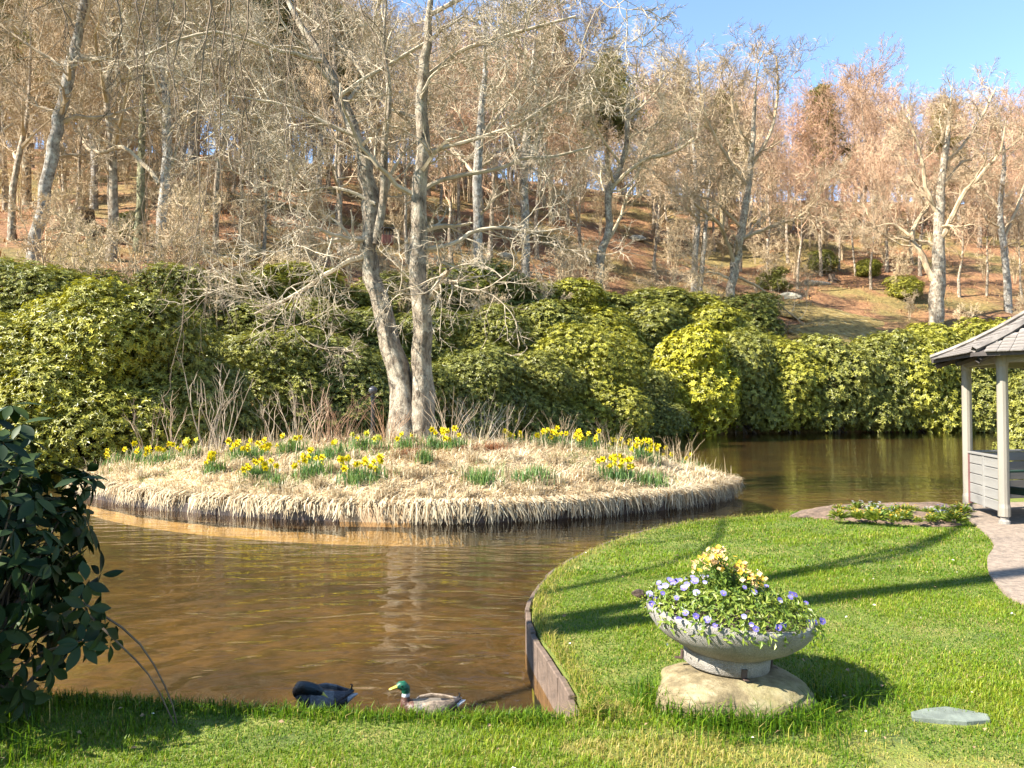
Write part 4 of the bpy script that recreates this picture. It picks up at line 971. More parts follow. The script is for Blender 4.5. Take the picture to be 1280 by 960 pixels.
# ---------------------------------------------------------------- bare shrubs and stems on the island and bank
def proto_shrub(seed, H, ns, sp, r):
    g = np.random.default_rng(seed); mb = MB(); a = g.random(ns) * 6.28; l = H * g.uniform(.6, 1.1, ns); d = g.uniform(.1, sp, ns)
    P = np.stack([np.column_stack([np.cos(a) * .1 * sp * t ** .5, np.sin(a) * .1 * sp, 0 * a]) + np.column_stack([np.cos(a) * d * t, np.sin(a) * d * t, l * t]) + g.normal(size=(ns, 3)) * .025 * H * (t > 0) for t in (0, .3, .6, .8, 1)], 1)
    Rr = np.linspace(r, r * .35, 5)[None].repeat(ns, 0); tubes(mb, P, Rr, 4)
    P2, R2 = grow(P, Rr, 4, .35, .6, 4, .2, .15, .6, .3, r * .35, g); tubes(mb, P2, R2, 3)
    return mb.mesh('bare_shrub', M['twig'])
SHR = [proto_shrub(1, 1.0, 9, .4, .0065), proto_shrub(2, 1.0, 18, .7, .006), proto_shrub(3, 1.0, 5, .3, .008)]
def shrub(px, py, H, k, lab, c=(1, 1, 1), back=0):
    p = isl_pt(px, py); p = p + np.array([p[0] / p[1] * back, back, 0]); p[2] = max(float(isl_z(p[0], p[1])[0]), -.2) if back == 0 else p[2] - .1
    tag(link('bare_shrub', SHR[k], None, p, (0, 0, g.random() * 6), (H, H, H), c), lab, 'shrub', 'leafless shrubs on the island')
shrub(258, 566, 2.3, 2, 'tall leafless pale stems against the dark rhododendron', (.85, .78, .72)); shrub(274, 567, 1.9, 0, 'second cluster of pale stems right of the tallest ones', (.8, .72, .66))
shrub(182, 568, 1.7, 2, 'thin bare shoots behind the left daffodil row', (.9, .75, .65)); shrub(215, 568, 1.5, 2, 'forked bare shoots between thin shoots and tall pale stems', (1, .85, .75))
shrub(335, 556, 1.3, 2, 'bare shoots behind the large dense daffodil clump', (1, .9, .8)); shrub(372, 553, 1.3, 1, 'wiry grey shrub left of the garden lamp', (1, .9, .8))
shrub(430, 553, 1.1, 1, 'reddish twiggy shrub just left of the garden lamp', (.85, .58, .46)); shrub(412, 553, 1.0, 1, 'low reddish twigs next to the wiry grey shrub', (.85, .58, .46)); shrub(484, 553, .9, 1, 'brown twiggy shrub between lamp and tree', (.9, .6, .42))
shrub(562, 553, 1.1, 1, 'grey twiggy shrub right of the tree trunk', (1.1, .95, .8)); shrub(600, 552, 1.2, 1, 'silvery twiggy shrub on the ridge behind the narrow daffodils', (1.2, 1.15, 1.05)); shrub(700, 551, .8, 1, 'straw coloured twigs on the right ridge', (1.2, 1, .75)); shrub(632, 551, 1.0, 1, 'wiry shrub beside the silvery one', (1.1, 1, .9))
shrub(850, 562, .8, 1, 'dry stalks at the right tip of the island', (1.3, 1.1, .8)); shrub(765, 550, .8, 1, 'dry stalks behind the long daffodil band', (1.3, 1.1, .8)); shrub(395, 556, 1.5, 2, 'upright bare shoots left of the lamp', (1, .8, .7))
def fern(px, py, s_, lab):
    p = isl_pt(px, py); gg = np.random.default_rng(int(px)); n = 260; mb = MB()
    blades(mb, np.column_stack([gg.normal(size=(n, 2)) * .28, np.zeros(n)]), gg.uniform(.2, .45, n), np.full(n, .02), gg.uniform(.4, .95, n), gg.uniform(0, 6.28, n), gg.uniform(0, .2, n), .7)
    tag(mb.obj('dead_fern', M['fern'], loc=p, sc=s_), lab, 'fern', 'dead ferns on the island')
M['fern'] = leafmat('dead_fern', [(0.2, 0.075, 0.03), (0.3, 0.15, 0.07)], .8, .2, .2, False, (1, .8, .6))
fern(610, 562, .6, 'red brown dead fern on the ridge right of the tree'); fern(510, 568, .5, 'red brown dead fern at the foot of the tree'); fern(580, 562, .45, 'smaller dead fern between tree and larger dead fern'); fern(815, 566, .8, 'dead fern near the right ridge daffodils')

# ---------------------------------------------------------------- garden lamp and nest box
p = isl_pt(466, 552); z1 = at(466, 484, p[1])[2]; h = z1 - p[2]
lamp = empty('garden_lamp', p); tag(lamp, 'black bollard garden lamp with round head left of the island tree', 'lamp')
b = MB(); lathe(b, [(.09, 0), (.09, .05), (.055, .08), (.05, h - .25), (.075, h - .24), (.075, h - .21), (.04, h - .19), (.04, h - .12)], 14, caps=True); b.obj('post', M['black'], lamp, smooth=False)
b = MB(); lathe(b, [(.001, -.1), (.06, -.085), (.1, -.03), (.105, .02), (.08, .07), (.04, .1), (.001, .11)], 16, (0, 0, h - .08)); b.obj('lamp_head', M['globe'], lamp, smooth=True)
p = at(484, 300, 17.5); nb = empty('nest_box', p, .3); tag(nb, 'reddish brown wooden nest box fixed to the left stem of the island tree', 'nest box')
b = MB(); box(b, (0, 0, 0), (.26, .22, .2), bev=.008); b.obj('box', M['box_red'], nb)
b = MB(); box(b, (0, -.02, .25), (.3, .28, .03), bev=.004); b.obj('lid', M['dark_wood'], nb)
for a in (-.1, -.03, .04, .11):
    b = MB(); box(b, (a, -.1, .165), (.018, .018, .13)); b.obj('bar', M['dark_wood'], nb)

# ---------------------------------------------------------------- gazebo
GC = np.array([7.725, 10.49]); AN = math.atan2(-.39, -1.275); RE, RP, NS = 1.8, 1.334, 6
gz = empty('gazebo', (*GC, 0)); tag(gz, 'pale painted open gazebo with weathered shingle roof at the right edge', 'gazebo')
va = AN - np.arange(NS) * 2 * math.pi / NS            # 0 near post, 1 far post ...
def prof(s_): return 2.27 + .33 * s_ + .12 * s_ * s_
b = MB(); post_prof = [(.045, .0), (.045, .085), (.074, .09), (.074, .2), (.066, .25), (.066, 2.05), (.075, 2.08), (.075, 2.2)]
lathe(b, post_prof, 12, caps=True); pm = b.mesh('post', M['white_paint'])
b = MB(); lathe(b, [(.07, -.03), (.07, .03), (.052, .05), (.052, .09)], 10, caps=True); fm = b.mesh('foot', M['concrete'])
for a in va:
    o = link('post', pm, gz, (RP * math.cos(a), RP * math.sin(a), .04)); link('foot', fm, o)
for k in range(NS):
    p0 = RP * np.array([math.cos(va[k]), math.sin(va[k])]); p1 = RP * np.array([math.cos(va[(k + 1) % NS]), math.sin(va[(k + 1) % NS])]); c = (p0 + p1) / 2; d = p1 - p0; L_ = np.hypot(*d)
    b = MB(); box(b, (0, 0, 0), (L_ - .03, .09, .11), bev=.006); b.obj('beam', M['white_paint'], gz, loc=(*c, 2.2), rot=(0, 0, math.atan2(d[1], d[0])))
# roof deck: a closed thin shell, concave in profile, with rafters under the eaves
ss = np.linspace(0, RE, 9); b = MB()
up_ = [[((RE - s_) * math.cos(a), (RE - s_) * math.sin(a), prof(s_)) for a in va[::-1]] for s_ in ss[:-1]]
lo_ = [[((RE - s_) * math.cos(a), (RE - s_) * math.sin(a), prof(s_) - .05) for a in va[::-1]] for s_ in ss[:-1]]
loft(b, lo_[::-1] + up_, caps=True); b.obj('roof', M['dark_wood'], gz)
for k in range(2 * NS):
    a = va[0] - k * math.pi / NS; rr = RE if k % 2 == 0 else RE * math.cos(math.pi / NS)
    P = np.array([[((rr - s_ - .06) * math.cos(a), (rr - s_ - .06) * math.sin(a), prof(s_) - .1) for s_ in np.linspace(0, 1.3, 5)]])
    b = MB(); tubes(b, P, np.full((1, 5), .045), 4); b.obj('rafter', M['dark_wood'], gz)
b = MB(); box(b, (0, 0, 0), (1, 1, 1)); b = MB(); box(b, (0, 0, .5), (1, 1, 1)); 
shm = []
for q in range(4):
    b = MB(); gq = np.random.default_rng(q); box(b, (0, 0, 0), (1, 1, 1)); b.V[0] = b.V[0] * np.array([.136, .175, .012]); b.V[0][:, 1] += gq.normal() * .004; shm.append(b.mesh('shingle', M['shingle']))
gq = np.random.default_rng(8); rest = MB(); cnt = 0
for k in [0, 5, 1, 4, 2, 3]:
    am = va[k] - math.pi / NS
    rad = np.array([math.cos(am), math.sin(am), 0]); tan = np.array([-rad[1], rad[0], 0]); ap = math.cos(math.pi / NS); s_ = 0.045
    row = 0
    while s_ < RE - .15:
        r_in = (RE - s_) * ap; half = (RE - s_) * math.sin(math.pi / NS); n = int(2 * half / .142)
        sl = (.33 + .24 * s_) / ap
        for j in range(n + 1):
            t = (j - n / 2) * .142 + (.07 if row % 2 else 0)
            if abs(t) > half - .03: continue
            dn = nrm(rad * 1.0 + np.array([0, 0, -sl])); nn = nrm(np.cross(tan, -dn)); nn = nn if nn[2] > 0 else -nn
            pos = rad * r_in + tan * t + np.array([0, 0, prof(s_)]) + nn * (.016 + .003 * gq.random())
            dn2 = nrm(dn + nn * .07)
            Mx = Matrix((tan, dn2, np.cross(tan, dn2))).transposed()
            if (k in (0, 5, 1) and cnt < 298):
                o = link('shingle', shm[int(gq.integers(4))], gz); o.matrix_local = Matrix.Translation(Vector(pos)) @ Mx.to_4x4(); cnt += 1
            else:
                V = np.array([[x, y, z] for x in (-.068, .068) for y in (-.087, .087) for z in (-.006, .006)]) @ np.array(Mx).T + pos
                rest.add(V, BOXF)
        s_ += .125; row += 1
tag(rest.obj('shingles', M['shingle'], gz), kind='stuff')
for a in va:
    P = np.array([[((RE + .01 - s_) * math.cos(a), (RE + .01 - s_) * math.sin(a), prof(s_) + .035) for s_ in np.linspace(0, RE, 7)]]); b = MB(); tubes(b, P, np.full((1, 7), .045), 4); b.obj('hip_board', M['shingle'], gz)
# parapet panels with boards (not on the two open sides facing the path)
def panel(k):
    p0 = RP * np.array([math.cos(va[k]), math.sin(va[k])]); p1 = RP * np.array([math.cos(va[(k + 1) % NS]), math.sin(va[(k + 1) % NS])]); c = (p0 + p1) / 2; d = p1 - p0; L_ = np.hypot(*d) - .17
    root = empty('railing_panel', (*c, 0), math.atan2(d[1], d[0])); root.parent = gz
    for i_ in range(5):
        b = MB(); box(b, (0, 0, 0), (L_ - .08, .03, .132), bev=.006); b.obj('slat', M['grey_paint'], root, loc=(0, 0, .24 + i_ * .142))
    for x in (-L_ / 2 + .02, L_ / 2 - .02):
        b = MB(); box(b, (0, 0, 0), (.045, .05, .74), bev=.004); b.obj('edge_strip', M['red_paint'], root, loc=(x, 0, .52))
    b = MB(); box(b, (0, 0, 0), (.07, .046, .73), bev=.004); b.obj('stile', M['grey_paint'], root, loc=(0, 0, .522))
    b = MB(); box(b, (0, 0, 0), (L_ - .05, .075, .03), bev=.004); b.obj('top_rail', M['grey_paint'], root, loc=(0, 0, .895))
for k in (0, 1, 2, 3): panel(k)
# green slatted garden chair inside
ch = empty('garden_chair', (7.22, 10.5, .04), R(-75)); tag(ch, 'dark green slatted wooden armchair inside the gazebo', 'chair')
def cpart(name, c, size, rot=(0, 0, 0)):
    b = MB(); box(b, (0, 0, 0), size, bev=.006); b.obj(name, M['green_paint'], ch, loc=c, rot=rot)
for x in (-.3, .3):
    cpart('leg', (x, -.28, .3), (.06, .06, .6)); cpart('leg', (x, .26, .22), (.06, .06, .44)); cpart('armrest', (x, -.02, .62), (.1, .72, .03)); cpart('back_post', (x, .33, .62), (.06, .05, .85), (R(-14), 0, 0))
for k in range(6): cpart('seat_slat', (0, -.28 + k * .1, .41 - k * .012), (.58, .085, .025))
for k in range(6): cpart('back_slat', (0, .27 + k * .028, .5 + k * .115), (.56, .025, .09), (R(-14), 0, 0))
cpart('front_rail', (0, -.3, .36), (.56, .03, .08))

# ---------------------------------------------------------------- plants in the waterside bed
def proto_bed(seed, col):
    gg = np.random.default_rng(seed); mb = MB(); n = 110
    a = gg.random(n) * 6.28; el = gg.uniform(.1, 1.3, n); d = np.column_stack([np.cos(a) * np.cos(el), np.sin(a) * np.cos(el), np.sin(el)])
    leaf_quads(mb, d * gg.uniform(.02, .12, (n, 1)), d, np.tile([[0, 0, 1.0]], (n, 1)) + gg.normal(size=(n, 3)) * .3, gg.uniform(.07, .14, n), gg.uniform(.03, .05, n), gg.random(n), .2)
    fl = MB(); m = 9; a = gg.random(m) * 6.28; c = np.column_stack([np.cos(a) * .09, np.sin(a) * .09, gg.uniform(.13, .2, m)])
    for q in range(5):
        t = q * 1.257; leaf_quads(fl, c, np.tile([[math.cos(t), math.sin(t), .2]], (m, 1)), np.tile([[0, -.3, 1.0]], (m, 1)), np.full(m, .022), np.full(m, .022), gg.random(m), 0)
    return mb.mesh('leaves', M['pansy_leaf']), fl.mesh('blossoms', col)
def petal(name, cols): return leafmat(name, cols, .6, .3, .3, False, (1, 1, 1))
M['violet'] = petal('violet_petal', [(0.07, 0.055, 0.27), (0.17, 0.14, 0.42)]); M['lilac'] = petal('lilac_petal', [(0.17, 0.16, 0.42), (0.3, 0.28, 0.52)]); M['white_petal'] = petal('white_petal', [(0.38, 0.36, 0.42), (0.5, 0.48, 0.5)])
M['yellow_petal'] = petal('yellow_petal', [(0.65, 0.36, 0.02), (0.7, 0.45, 0.05)]); M['peach'] = petal('peach_petal', [(0.55, 0.32, 0.1), (0.66, 0.5, 0.26)])
PB = [proto_bed(1, M['lilac']), proto_bed(2, M['white_petal']), proto_bed(3, M['yellow_petal'])]
bx_ = np.linspace(1046, 1192, 15); gg = np.random.default_rng(77)
BLAB = ['lilac flowered', 'white flowered', 'yellow flowered']
for q in range(2):
    for k, a in enumerate(bx_):
        p = ground(a + gg.normal() * 3, (641.5 if q == 0 else 649) + k * .3 + gg.normal() * 2.2, .05); t = int(gg.integers(3)); s_ = gg.uniform(.42, .9)
        root = empty('bedding_plant', (p[0], p[1], .06), gg.random() * 6, s_)
        tag(root, f'{BLAB[t]} bedding plant in the {"back" if q == 0 else "front"} row of the waterside bed, {ordn(14 - k)} from the gazebo', 'plant', 'bedding plants along the water by the gazebo')
        for nme, me in zip(('leaves', 'blossoms'), PB[t]): link(nme, me, root)

# ---------------------------------------------------------------- urn on its boulder
BX, BY = 1.205, 4.35
tag(block(3, .395, .35, .138).obj('plinth_stone', M['boulder'], smooth=True, loc=(BX - .01, BY - .1, -.005)), 'rounded mossy sandstone block carrying the concrete urn on the lawn', 'stone')
urn = empty('stone_urn', (BX + .0, BY + .02, .135)); urn.rotation_euler = (R(0), R(4.5), 0)
tag(urn, 'round shallow concrete planting bowl standing on the mossy stone', 'urn')
b = MB(); lathe(b, [(.235, .085), (.26, .1), (.3, .118), (.36, .15), (.41, .19), (.445, .235), (.462, .275), (.466, .3), (.458, .312), (.435, .312), (.42, .3), (.4, .25), (.2, .2), (.001, .19)], 64); b.obj('bowl', M['concrete'], urn, smooth=True)
b = MB(); lathe(b, [(.0, .0), (.225, .0), (.236, .008), (.238, .06), (.228, .085), (.238, .0852)], 56); b.obj('foot', M['concrete'], urn, smooth=True)
b = MB(); lathe(b, [(.418, .295), (.3, .31), (.15, .325), (.001, .33)], 40); b.obj('soil', M['soil'], urn)
for a in (-math.pi / 2 + .12, math.pi * .97, -.12):
    b = MB(); box(b, (0, 0, 0), (.03, .012, .05), bev=.002); box(b, (0, -.018, -.022), (.028, .04, .008), bev=.002)
    b.obj('clip', M['rust'], urn, loc=(.246 * math.cos(a), .246 * math.sin(a), .03), rot=(0, 0, a + math.pi / 2))
tag(lump(9, .05, .03, .03, .4, 14, 9).obj('rim_clump', M['soil'], loc=(BX - .5 + .03, BY + .12, .50), rot=(.2, .3, .4)), 'small dark brown clump on the left rim of the concrete bowl', 'soil')  # small dark brown lump on the left rim, its kind left open
TILT = Euler((0, R(4.5), 0)).to_matrix()
def onurn(x, y, z): v = TILT @ Vector((x, y, z)); return np.array((BX + v.x, BY + .02 + v.y, .135 + v.z))
def mound(r): return .315 + .10 * np.clip(1 - (r / .5) ** 3, 0, 1)
def pansies():
    g = np.random.default_rng(31); root = empty('pansy_planting', (BX, BY + .02, .135)); root.rotation_euler = (0, R(4.5), 0)
    tag(root, 'mass of violet and lilac pansies with bright leaves filling the urn', 'pansies')
    mb = MB(); n = 3300; r = .485 * np.sqrt(g.random(n)); a = g.random(n) * 6.28; z = mound(r) - g.random(n) ** 2 * .1 + .02 * g.normal(size=n)
    P = np.column_stack([r * np.cos(a), r * np.sin(a), z]); out = np.column_stack([np.cos(a) * r / .45, np.sin(a) * r / .45, np.full(n, .6)])
    nn = nrm(out + g.normal(size=(n, 3)) * .5); d = nrm(np.cross(nn, g.normal(size=(n, 3)))) + .25 * out
    leaf_quads(mb, P, d, nn, g.uniform(.022, .05, n), g.uniform(.01, .02, n), np.clip(.5 + .2 * g.normal(size=n), 0, 1), .2); mb.obj('leaves', M['pansy_leaf'], root)
    mb = MB(); n = 500; r = .46 * np.sqrt(g.random(n)); a = g.random(n) * 6.28; P0 = np.column_stack([r * np.cos(a) * .9, r * np.sin(a) * .9, np.full(n, .3)]); P1 = np.column_stack([r * np.cos(a), r * np.sin(a), mound(r)])
    tubes(mb, np.stack([P0, P1], 1), np.full((n, 2), .0022), 3, .3); mb.obj('stems', M['pansy_leaf'], root)
    fm_ = []
    for mats in ((M['violet'], M['violet']), (M['lilac'], M['violet']), (M['lilac'], M['white_petal']), (M['violet'], M['white_petal'])):
        b = MB()
        for q, t in enumerate((90, 30, 150, 235, 305)):
            t = R(t); dd = np.array([[math.cos(t), math.sin(t), .1]]); l = .021 if q < 3 else .018
            s_ = np.array([-math.sin(t), math.cos(t), 0]); c = dd[0] * l
            ringp = [c * .0 + s_ * 0, c * .45 + s_ * .011, c * .9 + s_ * .011, c * 1.15, c * .9 - s_ * .011, c * .45 - s_ * .011]
            z = .001 * q; b.add(np.array(ringp) + np.array([0, 0, z]), [[0, 1, 2, 3, 4, 5]], .5 + .1 * q, 0 if q < 3 else 1)
        b.add(np.array([(.004 * math.cos(t), .004 * math.sin(t) - .002, .007) for t in np.arange(6) * 1.047]), [[0, 1, 2, 3, 4, 5]], .5, 2)
        fm_.append(b.mesh('flower', [mats[0], mats[1], M['yellow_petal']]))
    spots = [(-.43, -.02, 0), (-.40, -.08, 0), (-.36, .05, 2), (-.33, .0, 1), (-.30, .06, 0), (-.28, -.06, 1), (-.26, .12, 2), (-.22, .16, 2), (-.20, .02, 1), (-.17, .2, 1), (-.15, .0, 2), (-.12, .18, 2), (-.46, -.1, 0), (-.45, .04, 1), (-.38, .14, 1), (-.3, .22, 2),
             (-.28, -.36, 0), (-.2, -.44, 0), (-.23, -.40, 1), (-.32, -.3, 1), (-.36, -.33, 3), (-.02, -.45, 3), (.0, -.46, 0), (-.05, -.42, 2), (.06, -.05, 1), (.1, -.1, 3), (.12, -.44, 0), (.16, -.40, 0), (.3, -.1, 1), (.35, .02, 0), (.42, -.02, 0), (.40, .1, 0), (.46, -.16, 0), (.44, -.2, 0), (.38, -.25, 0),
             (-.1, -.2, 1), (-.24, -.18, 2), (.2, -.22, 3), (.26, .18, 1), (-.06, .3, 2), (.05, .34, 1), (-.35, -.2, 1), (.33, -.3, 3), (-.18, .1, 1), (-.25, .0, 2), (-.32, .1, 1), (-.4, .0, 1), (-.2, .08, 2)]
    for x, y, t in spots:
        r = math.hypot(x, y); v = Vector((x * .8 + g.normal() * .2, y * .8 - .75, .75)); o = link('flower', fm_[t], root, (x, y, float(mound(r)) + .02 + .015 * g.random() - (.03 if r > .43 else 0)), v.to_track_quat('Z', 'Y').to_euler(), g.uniform(.6, .95))
pansies()
def wallflower():
    g = np.random.default_rng(32); base = np.array([.02, .1, .32]); root = empty('wallflower_plant', onurn(*base)); tag(root, 'taller orange and yellow flowering plant rising from the middle of the urn', 'plant')
    n = 34; a = g.random(n) * 6.28; s_ = g.uniform(.02, .17, n); top = np.column_stack([np.cos(a) * s_ * 1.25 - .0, np.sin(a) * s_, (.25 - s_ * .5) + g.normal(size=n) * .02 - .05 * np.cos(a) ])
    P = np.stack([top * np.array([.2, .2, 0]), top * np.array([.7, .7, .6]), top], 1); mb = MB(); tubes(mb, P, np.full((n, 3), .003), 4, .2); mb.obj('stems', M['pansy_leaf'], root)
    m = 900; k = g.integers(0, n, m); t = g.uniform(.25, .92, m)[:, None]; c = P[k, 0] * (1 - t) ** 2 + 2 * t * (1 - t) * P[k, 1] + t * t * P[k, 2]; d = nrm(g.normal(size=(m, 3)) + np.array([0, 0, .5]))
    mb = MB(); leaf_quads(mb, c, d, g.normal(size=(m, 3)), g.uniform(.03, .06, m), np.full(m, .011), np.clip(.25 + .2 * g.normal(size=m), 0, 1), .2); mb.obj('leaves', M['pansy_leaf'], root)
    fm_ = []
    for mt in (M['yellow_petal'], M['peach'], M['peach'], M['peach'], M['yellow_petal']):
        b = MB()
        for q in range(4):
            t_ = q * math.pi / 2 + .2; leaf_quads(b, np.zeros((1, 3)), np.array([[math.cos(t_), math.sin(t_), .25]]), np.array([[0, 0, 1.0]]), np.array([.017]), np.array([.019]), g.random(), .1)
        fm_.append(b.mesh('flower', mt))
    for k in range(n):
        for q in range(4):
            v = Vector(nrm(g.normal(size=3) * .5 + np.array([0, -.5, .8]))); o = link('flower', fm_[int(g.integers(5))], root, top[k] + g.normal(size=3) * .018 + np.array([0, 0, .012]), v.to_track_quat('Z', 'Y').to_euler(), g.uniform(.8, 1.2))
wallflower()

# ---------------------------------------------------------------- flagstone and scraps on the lawn
p = ground(1187, 894); b = MB(); th = np.arange(9) * 2 * math.pi / 9; rr = np.array([1, .82, 1.08, .9, .97, 1.12, .84, .98, 1.1])
ring = np.column_stack([np.cos(th) * .2 * rr, np.sin(th) * .095 * rr, 0 * th]); loft(b, [ring + [0, 0, -.03], ring + [0, 0, .003], ring * np.array([.96, .96, 1]) + [0, 0, .007]], caps=True)
tag(b.obj('flagstone', M['slab'], loc=(p[0], p[1], .0)), 'flat grey green flagstone set in the grass right of the urn', 'flagstone')
gg = np.random.default_rng(66); n = 80; x = gg.uniform(-2.5, 5, n); y = gg.uniform(3.3, 8.5, n); ok = inside(LAWN, x, y) & ~inside(PATH, x, y); x, y = x[ok], y[ok]; n = len(x); b = MB(); a = gg.random(n) * 6.28
leaf_quads(b, np.column_stack([x, y, np.full(n, .035)]), np.column_stack([np.cos(a), np.sin(a), gg.normal(size=n) * .3]), np.tile([[0, 0, 1.0]], (n, 1)) + gg.normal(size=(n, 3)) * .4, gg.uniform(.012, .035, n), gg.uniform(.01, .02, n), .5, .1)
tag(b.obj('petal_litter', M['petal_litter']), 'pale fallen petals and leaf scraps scattered over the lawn', 'petals', kind='stuff')

b = MB(); n = 150; x = gg.uniform(-2.5, 5.5, n); y = 3.2 + gg.random(n) ** 1.5 * 6; ok = inside(LAWN, x, y) & ~inside(PATH, x, y); x, y = x[ok], y[ok]; n = len(x); a = gg.random(n) * 6.28
leaf_quads(b, np.column_stack([x, y, np.full(n, .03)]), np.column_stack([np.cos(a), np.sin(a), gg.normal(size=n) * .3]), np.tile([[0, 0, 1.0]], (n, 1)) + gg.normal(size=(n, 3)) * .4, gg.uniform(.02, .05, n), gg.uniform(.012, .026, n), gg.random(n) * .5, .15)
tag(b.obj('fallen_leaves', M['dead_leaf']), 'brown fallen leaves scattered over the lawn', 'leaves', kind='stuff')
# dry tussocks, fern and litter on the wooded slope
def slope_litter():
    g = np.random.default_rng(91); n = 60000; px = g.uniform(-60, 1340, n); Yc = 22 + 100 * g.random(n) ** 1.2; x = (px - 640) * Yc / F; d = Yc - shore_y(x)
    ok = (d > 7) & (d < 75); x, Yc = x[ok], Yc[ok]; clump = wav(x, Yc, .7, 35) + .6 * wav(x, Yc, 2.1, 36); ok = clump + g.normal(size=len(x)) * .3 > .35; x, Yc = x[ok], Yc[ok]; n = len(x)
    patch = wav(x, Yc, .16, 37); r_ = np.where(patch > .1, g.uniform(.25, .68, n), g.uniform(0, .3, n))
    mb = MB(); blades(mb, np.column_stack([x, Yc, hill_z(x, Yc) - .03]), g.uniform(.2, .6, n), g.uniform(.04, .11, n), g.uniform(.3, .97, n), g.uniform(0, 6.28, n), r_, .6)
    tag(mb.obj('undergrowth', M['straw_hill']), 'brown fern and bleached tussock grass over the wooded slope', 'undergrowth', kind='stuff')
M['straw_hill'] = leafmat('slope_straw', [(0.2, 0.08, 0.03), (0.36, 0.2, 0.08), (0.5, 0.38, 0.17), (0.3, 0.27, 0.08)], 0.8, 0.2, 0.2, False, (1, .9, .7))
slope_litter()

# ---------------------------------------------------------------- mallards
def duck(loc, yaw, sc, label, neck, body_cols, zs=1.0):
    root = empty('duck', loc, yaw, (sc, sc, sc * zs)); tag(root, label, 'duck', 'mallards swimming by the near bank')
    k = 16; th = np.arange(k) * 2 * math.pi / k
    # body stations: x, z, half width, half height, colour; forward is -x
    st = [(.285, .085, .006, .004, 'w'), (.25, .075, .035, .014, 'w'), (.21, .06, .055, .03, 'k'), (.16, .045, .085, .055, 'k'), (.09, .04, .108, .072, 'f'), (.01, .038, .12, .08, 'f'), (-.07, .04, .112, .082, 'f'), (-.13, .05, .095, .078, 'b'), (-.17, .065, .072, .066, 'b')]
    cm = body_cols; rings, cols = [], []
    for x, z, w_, h_, c in st:
        rings.append(np.column_stack([np.full(k, x), np.cos(th) * w_, z + np.sin(th) * h_])); cols.append(cm[c])
    # neck and head: points with radius; the ring plane follows the path
    npt = np.array([q[:5] for q in neck], float); T = nrm(np.gradient(npt[:, :3], axis=0))
    side0 = np.array([0, 1.0, 0])
    for q, (pt, t, nk) in enumerate(zip(npt, T, neck)):
        A = nrm(side0 - (side0 @ t) * t); B = np.cross(A, t); B = -B if q < 2 and B[2] < 0 else B
        if q: B = B if (B @ pb) > 0 else -B
        pb = B; rings.append(pt[:3] + np.cos(th)[:, None] * A * pt[3] + np.sin(th)[:, None] * B * pt[4]); cols.append(cm[nk[5]])
    mb = MB(); loft(mb, rings, cols=cols); mb.obj('body', M['plumage'], root, smooth=True)
    # bill
    hp, hd = npt[-1, :3], T[-1]; A = nrm(np.cross(hd, [0, 0, 1.0])); B = np.cross(A, hd); bl = []
    for d_, w_, h_ in ((-.012, .018, .017), (.015, .017, .012), (.04, .018, .008), (.058, .017, .005), (.064, .008, .003)):
        bl.append(hp + hd * d_ - np.array([0, 0, .006]) + np.cos(th)[:, None] * A * w_ + np.sin(th)[:, None] * B * h_)
    mb = MB(); loft(mb, bl); mb.obj('bill', M['bill'], root, smooth=True)
    hc = npt[-3, :3]
    for s_ in (-1, 1):
        b = MB(); lathe(b, [(.0005, -.006), (.005, -.003), (.005, .003), (.0005, .006)], 8); b.obj('eye', M['eye'], root, loc=hc + A * s_ * (npt[-3, 3] - .003) + hd * .012 + np.array([0, 0, .008]))
        # folded wing
        wr = []
        for x, z, h_, o_ in ((-.11, .085, .012, .1), (-.07, .085, .04, .12), (.02, .085, .05, .126), (.11, .085, .04, .108), (.19, .092, .022, .06), (.255, .105, .006, .018)):
            wr.append(np.column_stack([np.full(k, x), s_ * (o_ - .02 + np.cos(th) * .016 - np.sin(th) * h_ * .45), z + np.sin(th) * h_]))
        b = MB(); loft(b, wr, cols=[cm['d'], cm['g'], cm['g'], cm['s'], cm['d'], cm['d']]); b.obj('wing', M['plumage'], root, smooth=True)
    b = MB(); P = np.array([[(.2, 0, .09), (.235, 0, .115), (.24, 0, .14), (.225, 0, .145)]]); tubes(b, P, np.array([[.012, .01, .007, .003]]), 6, 0.5); b.obj('tail_curl', M['black'], root)
CM = {'w': (.75, .73, .68), 'k': (.02, .02, .022), 'f': (.19, .16, .12), 'b': (.09, .04, .025), 'G': (.01, .1, .05), 'r': (.8, .8, .78), 'g': (.26, .2, .14), 's': (.2, .15, .1), 'd': (.06, .05, .045)}
nk1 = [(-.185, 0, .1, .05, .05, 'b'), (-.19, 0, .135, .034, .036, 'b'), (-.188, 0, .16, .03, .032, 'r'), (-.186, 0, .185, .03, .032, 'G'), (-.19, 0, .22, .035, .038, 'G'), (-.21, 0, .245, .036, .037, 'G'), (-.238, 0, .246, .03, .03, 'G'), (-.255, 0, .242, .02, .019, 'G')]
p = ground(537, 893, WATER_Z); duck((p[0], p[1], WATER_Z - .0), R(14), .76, 'drake mallard with glossy green head swimming by the near bank', nk1, CM)
CM2 = {'w': (.36, .36, .36), 'k': (.012, .012, .014), 'f': (.06, .05, .04), 'b': (.024, .019, .015), 'G': (.012, .02, .022), 'r': (.02, .03, .03), 'g': (.16, .15, .14), 's': (.05, .045, .05), 'd': (.02, .02, .024)}
nk2 = [(-.18, .0, .105, .055, .052, 'b'), (-.165, -.02, .135, .048, .045, 'b'), (-.135, -.045, .145, .042, .04, 'b'), (-.1, -.065, .148, .038, .038, 'G'), (-.06, -.08, .146, .036, .036, 'G'), (-.025, -.088, .14, .034, .033, 'G'), (.005, -.09, .13, .026, .026, 'G'), (.022, -.09, .122, .018, .018, 'G')]
